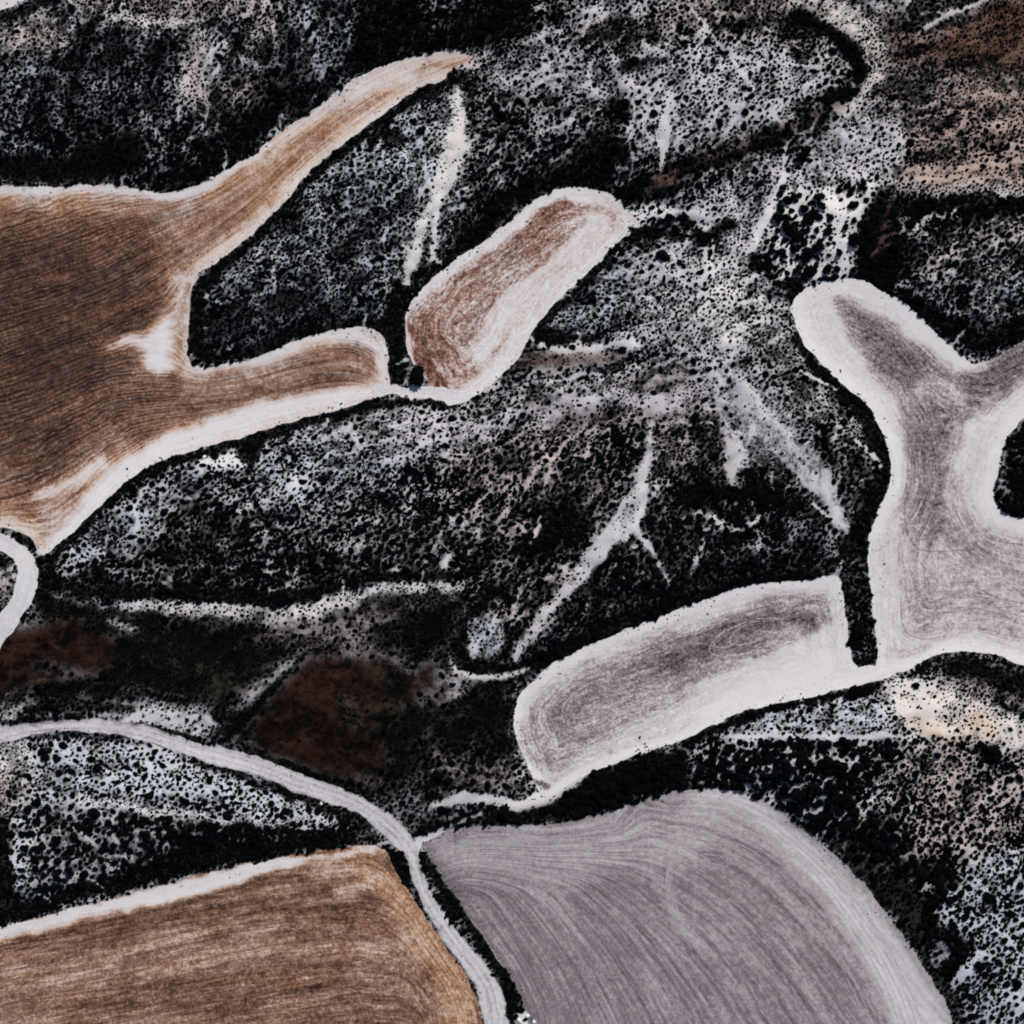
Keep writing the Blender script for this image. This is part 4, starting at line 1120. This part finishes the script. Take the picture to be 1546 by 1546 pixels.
def bush_mesh(name, seed, leaves=110, tall=.62, mat=LEAF):
    """unit-radius bush on the ground: lumpy core of leaf clumps with loose leaves around its outline"""
    r = random.Random(seed)
    vs, fs = [], []
    if tall > .7:
        lobes = [(r.uniform(-.5, .5), r.uniform(-.5, .5), r.uniform(.28, .5)) for _ in range(7)] + [(0, 0, .62)]
    else:
        lobes = [(r.uniform(-.52, .52), r.uniform(-.52, .52), r.uniform(.22, .52)) for _ in range(5)] + [(r.uniform(-.1, .1), r.uniform(-.1, .1), .62)]
    rings, segs = 5, 12
    for li, (lx, ly, lr) in enumerate(lobes):
        b0 = len(vs)
        top = tall * (.8 + .5 * lr) * 1.15
        for i in range(rings):
            th = math.pi * .5 * i / (rings - 1)
            for j in range(segs):
                ph = 2 * math.pi * (j + .5 * (i % 2)) / segs
                k_ = lr * r.uniform(.78, 1.18)
                vs.append((lx + math.cos(ph) * math.cos(th) * k_, ly + math.sin(ph) * math.cos(th) * k_, max(0, math.sin(th) * top * r.uniform(.8, 1.12)) - (.12 if i == 0 else 0)))
        for i in range(rings - 1):
            for j in range(segs):
                a = b0 + i * segs + j; b = b0 + i * segs + (j + 1) % segs
                fs.append((a, b, b + segs, a + segs))
    for _ in range(leaves):
        lx, ly, lr = r.choice(lobes)
        ph = r.uniform(0, 2 * math.pi); th = r.uniform(0, 1.4)
        k_ = lr * r.uniform(.95, 1.3)
        c = Vector((lx + math.cos(ph) * math.cos(th) * k_, ly + math.sin(ph) * math.cos(th) * k_, math.sin(th) * tall * 1.15 * (.8 + .5 * lr) + .06))
        s = r.uniform(.05, .13)
        q = Matrix.Rotation(r.uniform(0, 6.28), 3, 'Z') @ Matrix.Rotation(r.uniform(-.9, .9), 3, 'X')
        b0 = len(vs)
        for dx, dy in ((-1, -.6), (1, -.6), (.9, .7), (-.9, .6)):
            vs.append(tuple(c + q @ Vector((dx * s, dy * s, 0))))
        fs.append((b0, b0 + 1, b0 + 2, b0 + 3))
    me = bpy.data.meshes.new(name)
    me.from_pydata(vs, [], fs)
    me.materials.append(mat)
    me.update()
    return me


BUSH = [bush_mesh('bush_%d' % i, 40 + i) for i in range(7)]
TUFT = [bush_mesh('tuft_%d' % i, 80 + i, 40, .5, DRYL) for i in range(3)]

# scatter by dart throwing: bushes keep a distance that depends on how closed the scrub is
cand = []
NC = 420000
cx = RNG.uniform(LO + 6, HI - 6, NC); cy = RNG.uniform(LO + 6, HI - 6, NC)
dd = bil(D, cx, cy); ss = bil(SZ, cx, cy); oo = bil(OPEN, cx, cy)
rad = ss * .5 * np.exp(RNG.normal(0, .36, NC)) * .82
order = np.argsort(-rad * RNG.uniform(.55, 1.0, NC))
ok = (dd > .04) & (oo > rad * .45)
CELL = 14.0
grid = {}
acc = []
fac = np.sqrt(.41 / np.maximum(dd, .03))
fac = np.clip(fac, .5, 4)
fac = np.where(dd > .93, .52, fac)
for i in order:
    if not ok[i]: continue
    x, y, r_ = cx[i], cy[i], rad[i]
    f_ = fac[i]
    gx_, gy_ = int(x // CELL), int(y // CELL)
    R_ = 1 if (r_ * 2.6 * f_) < CELL else 2
    good = True
    for a in range(gx_ - R_, gx_ + R_ + 1):
        for b in range(gy_ - R_, gy_ + R_ + 1):
            for (x2, y2, r2) in grid.get((a, b), ()):
                if (x - x2) ** 2 + (y - y2) ** 2 < (f_ * (r_ + r2)) ** 2:
                    good = False; break
            if not good: break
        if not good: break
    if good:
        grid.setdefault((gx_, gy_), []).append((x, y, r_))
        acc.append(i)
acc = np.array(acc)
print('bushes', len(acc))
AX, AY, AR = cx[acc], cy[acc], rad[acc]

# hand placed large trees: px, py, crown diameter px
TREES = [(632, 568, 34), (1172, 330, 22), (1186, 345, 26), (1200, 360, 20), (1178, 318, 16), (1212, 318, 18), (1232, 300, 18), (1215, 392, 20), (1222, 408, 18), (1180, 285, 14), (1208, 240, 24), (1216, 228, 18),
         (1222, 410, 20), (1285, 288, 14), (1298, 284, 14), (1252, 330, 14), (1228, 326, 16), (1195, 300, 15), (1274, 345, 14), (1284, 365, 13), (1265, 383, 13),
         (1494, 1130, 24), (1500, 1144, 22), (1478, 1124, 16), (1290, 1045, 26), (1306, 1042, 22), (1280, 1050, 18), (1132, 445, 12), (65, 1135, 16), (70, 1142, 18), (302, 1215, 16), (312, 1210, 13),
         (283, 1210, 14), (850, 1222, 18), (900, 1200, 22), (925, 1192, 22), (948, 1180, 20), (975, 1170, 22), (1000, 1165, 20), (1508, 745, 14), (1520, 768, 18), (1535, 770, 18), (100, 1112, 12)]


def near_tree(x, y):
    for a, b, d_ in TREES:
        if (x - a) ** 2 + (y - b) ** 2 < (d_ * .36) ** 2: return True
    return False


keep = np.array([not near_tree(a, b) for a, b in zip(AX, AY)])
AX, AY, AR = AX[keep], AY[keep], AR[keep]

# the largest bushes in view are things of their own
REG = [
    ('belt', (620, 1100, 1115, 1262), 'rounded black bush in the dark belt between the two grey fields'),
    ('northeast', (1290, 285, 1546, 560), 'dark bush on the dim slope north of the forked field'),
    ('speckled', (1100, 230, 1310, 470), 'black bush on the white speckled ground at the tip of the forked field'),
    ('plateau', (890, 0, 1320, 232), 'dark bush on the grey plateau and the gully round it near the top'),
    ('corner', (1320, 0, 1546, 285), 'dark bush on the pinkish brown slope in the top right'),
    ('southeast_top', (1030, 1030, 1300, 1300), 'large round black bush right above the curved top of the smooth grey field'),
    ('southeast', (1290, 1000, 1546, 1546), 'black bush on the netted pale slope right of the smooth grey field'),
    ('southwest', (0, 1090, 640, 1400), 'black bush on the pale hill between dirt road and striped brown field'),
    ('roadside', (560, 1262, 830, 1546), 'dark bush in the hedge between dirt road and smooth grey field'),
    ('fallow', (0, 905, 800, 1262), 'dark bush on the brown fallow land above the dirt road'),
    ('long_hill', (60, 600, 800, 905), 'dark bush on the long hill under the brown field with arms'),
    ('arms', (280, 110, 720, 600), 'dark bush on the scrub hill between the arms of the brown field'),
    ('northwest', (0, 0, 780, 290), 'dark bush on the bluish scrub hill along the top left edge'),
    ('centre', (780, 230, 1345, 1030), 'dark bush on the speckled hill in the middle between the fields'),
]
GROUPS = {r[0]: 'bushes: ' + r[2].replace('bush ', 'bushes ', 1) for r in REG}


def region(x, y):
    for r in REG:
        x0, y0, x1, y1 = r[1]
        if x0 <= x < x1 and y0 <= y < y1: return r
    return REG[-1]


LAND = [(320, 269, 'the white boulder on the brown field'), (690, 160, 'the upper end of the pale gully'), (683, 232, 'the widest stretch of the pale gully'), (614, 425, 'the lower tip of the pale gully'),
        (735, 80, 'the tip of the long brown arm'), (632, 568, 'the large round black tree'), (876, 281, 'the top of the red-brown oval field'), (1000, 262, 'the pointed tip of the pale wedge'),
        (1100, 90, 'the thin straight white track'), (1305, 110, 'the dark bend round the grey plateau'), (1388, 50, 'the dark notch in the top right corner'), (1262, 166, 'the rusty patch by the dark gully'),
        (1500, 265, 'the tan strip on the right'), (1186, 340, 'the clump of black trees'), (1333, 345, 'the thin rusty streak'), (1475, 548, 'the crotch of the forked field'), (1250, 424, 'the round head of the forked field'),
        (1500, 450, 'the bluish patch right of the forked field'), (1278, 800, 'the lower tip of the long pale scar'), (1165, 650, 'the upper end of the long pale scar'), (1108, 700, 'the short pale spur'),
        (1100, 790, 'the white squiggle on the dark slope'), (975, 730, 'the upper end of the forked pale track'), (850, 895, 'the middle of the forked pale track'), (780, 988, 'the foot of the forked pale track'),
        (730, 960, 'the small grey patch ringed by black'), (900, 525, 'the white crescent by the rusty strip'), (815, 490, 'the waist of the red-brown oval field'), (1040, 360, 'the dark smear near the oval field tip'),
        (700, 602, 'the bottom of the red-brown oval field'), (345, 700, 'the white patch under the brown field rim'), (90, 860, 'the pointed left end of the long hill'), (440, 760, 'the middle of the long hill'),
        (600, 860, 'the white spot over the foot path'), (300, 915, 'the pale path under the long hill'), (820, 800, 'the dark hollow with a white line'), (530, 1080, 'the red-brown triangle of fallow land'),
        (270, 1085, 'the white patch above the dirt road'), (60, 1115, 'the crest of the dirt road'), (280, 1220, 'the white streak on the south hill'), (488, 1213, 'the pair of white boulders'),
        (605, 1275, 'the road junction'), (700, 1440, 'the lower bend of the dirt road'), (790, 1540, 'the pale boulder heap'), (100, 1360, 'the white rim of the striped brown field'), (400, 1285, 'the upper edge of the striped brown field'),
        (740, 1225, 'the left end of the dark belt'), (900, 1200, 'the middle of the dark belt'), (1040, 1150, 'the right end of the dark belt'), (1103, 1192, 'the top of the smooth grey field'), (1220, 1250, 'the shoulder of the smooth grey field'),
        (1362, 1405, 'the steep right edge of the smooth grey field'), (1300, 1035, 'the track joining two pale fields'), (1430, 1075, 'the tan bare patch'), (1496, 1136, 'the black trees by the bare patch'),
        (1250, 1112, 'the faint level white line'), (1450, 1420, 'the black crescent on the netted slope'), (1500, 1300, 'the middle of the netted slope'), (1500, 1500, 'the bottom right corner'),
        (1295, 920, 'the black strip between oval and forked fields'), (430, 340, 'the bright net on the hill between the arms'), (420, 520, 'the white edge of the short brown arm'), (300, 120, 'the pale streak on the top left hill'),
        (80, 60, 'the pale patch in the top left'), (560, 50, 'the broad black band at the top'), (830, 45, 'the pale streak at the top'), (850, 240, 'the black gully above the oval field'), (1520, 765, 'the dark knoll inside the fork')]


def describe(x, y):
    """where a bush stands, from the nearest thing one can find in the photograph"""
    lx, ly, nm = min(LAND, key=lambda q: (q[0] - x) ** 2 + (q[1] - y) ** 2)
    dx, dy = x - lx, y - ly
    dist = math.hypot(dx, dy)
    if dist < 16: return 'right beside ' + nm
    a_ = math.degrees(math.atan2(-dy, dx)) % 360
    w_ = ['right of', 'upper-right of', 'above', 'upper-left of', 'left of', 'lower-left of', 'below', 'lower-right of'][int(((a_ + 22.5) % 360) // 45)]
    return ('close ' if dist < 32 else '' if dist < 60 else 'well ') + w_ + ' ' + nm


inview = (AX > 4) & (AX < 1542) & (AY > 4) & (AY < 1542)
o_ = np.argsort(-(AR * inview))
single = o_[:290]
rest = o_[290:]
protos = []
for n_, i in enumerate(single):
    me = BUSH[n_ % len(BUSH)]
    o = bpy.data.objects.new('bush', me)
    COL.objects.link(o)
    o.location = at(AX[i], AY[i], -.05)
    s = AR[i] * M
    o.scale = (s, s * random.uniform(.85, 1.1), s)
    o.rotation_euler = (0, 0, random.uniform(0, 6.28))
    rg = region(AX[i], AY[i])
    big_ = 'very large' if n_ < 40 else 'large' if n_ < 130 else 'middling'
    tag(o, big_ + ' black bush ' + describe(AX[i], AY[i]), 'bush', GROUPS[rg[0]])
    if n_ < len(BUSH): protos.append(o)


def scatter_object(name, x, y, r, sources, label, zs=1.0):
    co = np.stack([(x - HALF) * M, (HALF - y) * M, bil(HGT, x, y) - .05], -1)
    me = bpy.data.meshes.new(name)
    me.vertices.add(len(co)); me.vertices.foreach_set('co', co.astype(np.float32).ravel())
    rs = np.random.default_rng(5)
    el = 1 + np.abs(rs.normal(0, .24, len(x)) * np.where((x > 1030) & (y > 1100), .5, 1.25))
    set_attr(me, 'size', r * M * el); set_attr(me, 'size_b', r * M / np.sqrt(el)); set_attr(me, 'turn', rs.normal(.4, .65, len(x)) + math.pi * rs.integers(0, 2, len(x)))
    a = me.attributes.new('pick', 'INT', 'POINT'); a.data.foreach_set('value', rs.integers(0, len(sources), len(x)).astype(np.int32))
    me.update()
    o = link(name, me)
    ng = bpy.data.node_groups.new(name + '_nodes', 'GeometryNodeTree')
    ng.interface.new_socket('Geometry', in_out='INPUT', socket_type='NodeSocketGeometry')
    ng.interface.new_socket('Geometry', in_out='OUTPUT', socket_type='NodeSocketGeometry')
    n, l = ng.nodes, ng.links
    gi, go = n.new('NodeGroupInput'), n.new('NodeGroupOutput')
    iop = n.new('GeometryNodeInstanceOnPoints')
    jn = n.new('GeometryNodeJoinGeometry')
    for s in sources:
        oi = n.new('GeometryNodeObjectInfo'); oi.transform_space = 'ORIGINAL'
        oi.inputs['Object'].default_value = s; oi.inputs['As Instance'].default_value = True
        l.new(oi.outputs['Geometry'], jn.inputs[0])

    def named(nm, typ='FLOAT'):
        k_ = n.new('GeometryNodeInputNamedAttribute'); k_.data_type = typ
        k_.inputs['Name'].default_value = nm
        return k_.outputs['Attribute']
    cz = n.new('ShaderNodeCombineXYZ'); l.new(named('turn'), cz.inputs[2])
    cs = n.new('ShaderNodeCombineXYZ'); s_ = named('size')
    s2_ = named('size_b')
    mz = n.new('ShaderNodeMath'); mz.operation = 'MULTIPLY'; mz.inputs[1].default_value = zs; l.new(s2_, mz.inputs[0])
    l.new(s_, cs.inputs[0]); l.new(s2_, cs.inputs[1]); l.new(mz.outputs[0], cs.inputs[2])
    l.new(gi.outputs[0], iop.inputs['Points']); l.new(jn.outputs[0], iop.inputs['Instance'])
    iop.inputs['Pick Instance'].default_value = True
    l.new(named('pick', 'INT'), iop.inputs['Instance Index'])
    l.new(cz.outputs[0], iop.inputs['Rotation']); l.new(cs.outputs[0], iop.inputs['Scale'])
    l.new(iop.outputs[0], go.inputs[0])
    md = o.modifiers.new('scatter', 'NODES'); md.node_group = ng
    return tag(o, label, kind='stuff')


dups = {}
for o in [q for q in COL.objects if q.get('category') == 'bush']:
    dups.setdefault(o['label'], []).append(o)
for lb, os_ in dups.items():
    if len(os_) > 1:
        os_.sort(key=lambda q: -q.location.y)
        nth = ['upper', 'lower'] if len(os_) == 2 else ['upper', 'middle', 'lower'] if len(os_) == 3 else ['uppermost', 'second', 'third', 'fourth', 'fifth', 'sixth', 'seventh', 'eighth'][:len(os_)]
        for q, w_ in zip(os_, nth):
            q['label'] = w_ + ' ' + lb.replace('middling ', '').replace('very ', '')


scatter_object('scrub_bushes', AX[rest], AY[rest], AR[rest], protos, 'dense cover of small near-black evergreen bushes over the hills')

# small tufts: on open scrub soil and thinly on the chalky rims of the fields
NT_ = 190000
tx = RNG.uniform(LO + 6, HI - 6, NT_); ty = RNG.uniform(LO + 6, HI - 6, NT_)
td = bil(D, tx, ty); to = bil(OPEN, tx, ty)
soil_lum = bil(T.mean(-1), tx, ty)
pr = np.where(to > 0, .18 * np.clip(1.1 - td, .1, 1) * np.clip(td * 4, .25, 1), 0)
rim = (to < 0) & (to > -26) & (bil(ALLR, tx, ty) > 2)
pr = pr * smooth(.06, .25, soil_lum)
pr = np.where(rim, .42 * np.exp(to / 8.5) * smooth(.30, .70, fbm(tx, ty, 60, 401, 2)), pr)
rdd = bil(SDF['dirt_road'], tx, ty)
pr = np.where((rdd < 1) & (rdd > -12), .10 * np.exp(rdd / 4), pr)
pk = RNG.random(NT_) < pr
tx, ty = tx[pk], ty[pk]
tr = np.exp(RNG.normal(0, .34, len(tx))) * np.where(bil(OPEN, tx, ty) > 0, 1.35, 1.05)
print('tufts', len(tx))
tp = []
for i in range(3):
    o = bpy.data.objects.new('grass_tuft', TUFT[i])
    COL.objects.link(o)
    px, py = [(214, 676), (1424, 1020), (1100, 1085)][i]
    o.location = at(px, py, .05); o.scale = (.9, .9, .9)
    tag(o, ['small dry tuft on the white rim of the brown field', 'small dry tuft beside the pale track below the forked field', 'small dry tuft on the lower white rim of the grey oval field'][i], 'tuft', 'dry tufts')
    tp.append(o)
scatter_object('dry_tufts', tx, ty, tr, tp, 'thin scatter of small dry tufts over pale soil and field rims')

# trees: trunk and crown
CROWN = [bush_mesh('crown_%d' % i, 140 + i, 420, .8) for i in range(4)]


def trunk_mesh():
    vs, fs = [], []
    prof = [(.0, .16), (.15, .11), (.5, .08), (1.0, .05)]
    for z, r in prof:
        for j in range(8):
            a = math.pi * 2 * j / 8
            vs.append((math.cos(a) * r, math.sin(a) * r, z))
    for i in range(len(prof) - 1):
        for j in range(8):
            fs.append((i * 8 + j, i * 8 + (j + 1) % 8, (i + 1) * 8 + (j + 1) % 8, (i + 1) * 8 + j))
    me = bpy.data.meshes.new('trunk')
    me.from_pydata(vs, [], fs); me.materials.append(BARK); me.update()
    return me


TRUNK = trunk_mesh()
TREE_LABEL = {}
TL = [((600, 540, 660, 600), 'large round black tree between the arm tip and the red-brown oval field', None),
      ((1100, 220, 1310, 470), 'black round-topped tree among white speckled soil at the tip of the forked field', 'trees on the white speckled ground'),
      ((1460, 1100, 1546, 1160), 'tall black tree at the lower end of the tan bare patch', 'trees by the tan bare patch'),
      ((1270, 1030, 1320, 1060), 'broad black tree under the track joining grey oval and forked fields', 'trees under the joining track'),
      ((40, 1100, 120, 1160), 'black tree just below the dirt road on the pale hill', 'trees below the dirt road'),
      ((270, 1190, 330, 1230), 'black tree on the pale streak of the hill above the striped field', 'trees on the pale streak'),
      ((830, 1150, 1020, 1240), 'large black tree in the belt between the two grey fields', 'trees in the belt between the grey fields'),
      ((1490, 730, 1546, 790), 'black tree on the small dark knoll inside the bend of the forked field', 'trees on the small dark knoll')]
for n_, (px, py, dm) in enumerate(TREES):
    t = bpy.data.objects.new('tree', None)
    COL.objects.link(t)
    t.location = at(px, py, -.05)
    R_ = dm * .5 * M * .92
    t.rotation_euler = (0, 0, random.uniform(0, 6.28))
    lb = next((q for q in TL if q[0][0] <= px < q[0][2] and q[0][1] <= py < q[0][3]), TL[1])
    if n_ == 0:
        tag(t, lb[1], 'tree')
    else:
        tag(t, ('wide' if dm >= 20 else 'medium' if dm >= 15 else 'small') + ' black tree ' + describe(px, py), 'tree', lb[2])
    tk = bpy.data.objects.new('trunk', TRUNK); COL.objects.link(tk); tk.parent = t
    tk.scale = (R_ * .6, R_ * .6, R_ * .7)
    cr = bpy.data.objects.new('crown', CROWN[n_ % 4]); COL.objects.link(cr); cr.parent = t
    cr.location = (0, 0, R_ * .22); cr.scale = (R_ * (1.12 if n_ == 0 else 1), R_ * (.82 if n_ == 0 else .95), R_ * .8)


dups = {}
for o in [q for q in COL.objects if q.get('category') == 'tree']:
    dups.setdefault(o['label'], []).append(o)
for lb, os_ in dups.items():
    os_.sort(key=lambda q: q.location.x)
    if len(os_) > 1:
        for q, w_ in zip(os_, ['leftmost', 'rightmost'] if len(os_) == 2 else ['leftmost', 'middle', 'rightmost', 'far right']):
            q['label'] = w_ + ' ' + lb


# pale stones
def stone_mesh(name, seed):
    r = random.Random(seed)
    vs, fs = [], []
    rings, segs = 5, 9
    for i in range(rings):
        th = -0.3 + (math.pi * .5 + .25) * i / (rings - 1)
        for j in range(segs):
            ph = 2 * math.pi * j / segs
            k_ = r.uniform(.8, 1.15)
            vs.append((math.cos(ph) * math.cos(th) * k_, math.sin(ph) * math.cos(th) * k_ * .8, math.sin(th) * .6 * r.uniform(.85, 1.1)))
    for i in range(rings - 1):
        for j in range(segs):
            fs.append((i * segs + j, i * segs + (j + 1) % segs, (i + 1) * segs + (j + 1) % segs, (i + 1) * segs + j))
    fs.append(tuple((rings - 1) * segs + j for j in range(segs)))
    me = bpy.data.meshes.new(name)
    me.from_pydata(vs, [], fs); me.materials.append(STONE); me.update()
    return me


st = NT('chalk_stone')
P_, X_ = st.pos()
st.color(st.mix(st.noise(P_, 1.5, 4, .6), srgb(190, 186, 186, .95), srgb(250, 248, 250, .95)))
STONE = st.m
for i, (px, py, r_, lb) in enumerate([
        (320, 269, 4.0, 'white boulder on the upper rim of the brown field where its long arm starts'),
        (485, 1213, 3.0, 'white boulder beside the dirt road, left one of a close pair'),
        (491, 1214, 2.6, 'white boulder beside the dirt road, right one of a close pair'),
        (309, 690, 3.4, 'white boulder just under the white lower rim of the brown field'),
        (784, 1541, 4.5, 'broad pale boulder at the foot of the hedge at the bottom edge'),
        (797, 1534, 4.0, 'pale boulder at the corner of the smooth grey field, topmost of its heap'),
        (806, 1543, 3.6, 'small pale boulder at the corner of the smooth grey field, outermost of its heap')]):
    o = link('boulder', stone_mesh('boulder', 500 + i))
    o.location = at(px, py, .15); o.scale = (r_ * M,) * 3; o.rotation_euler = (0, 0, i * 1.3)
    tag(o, lb, 'boulder')
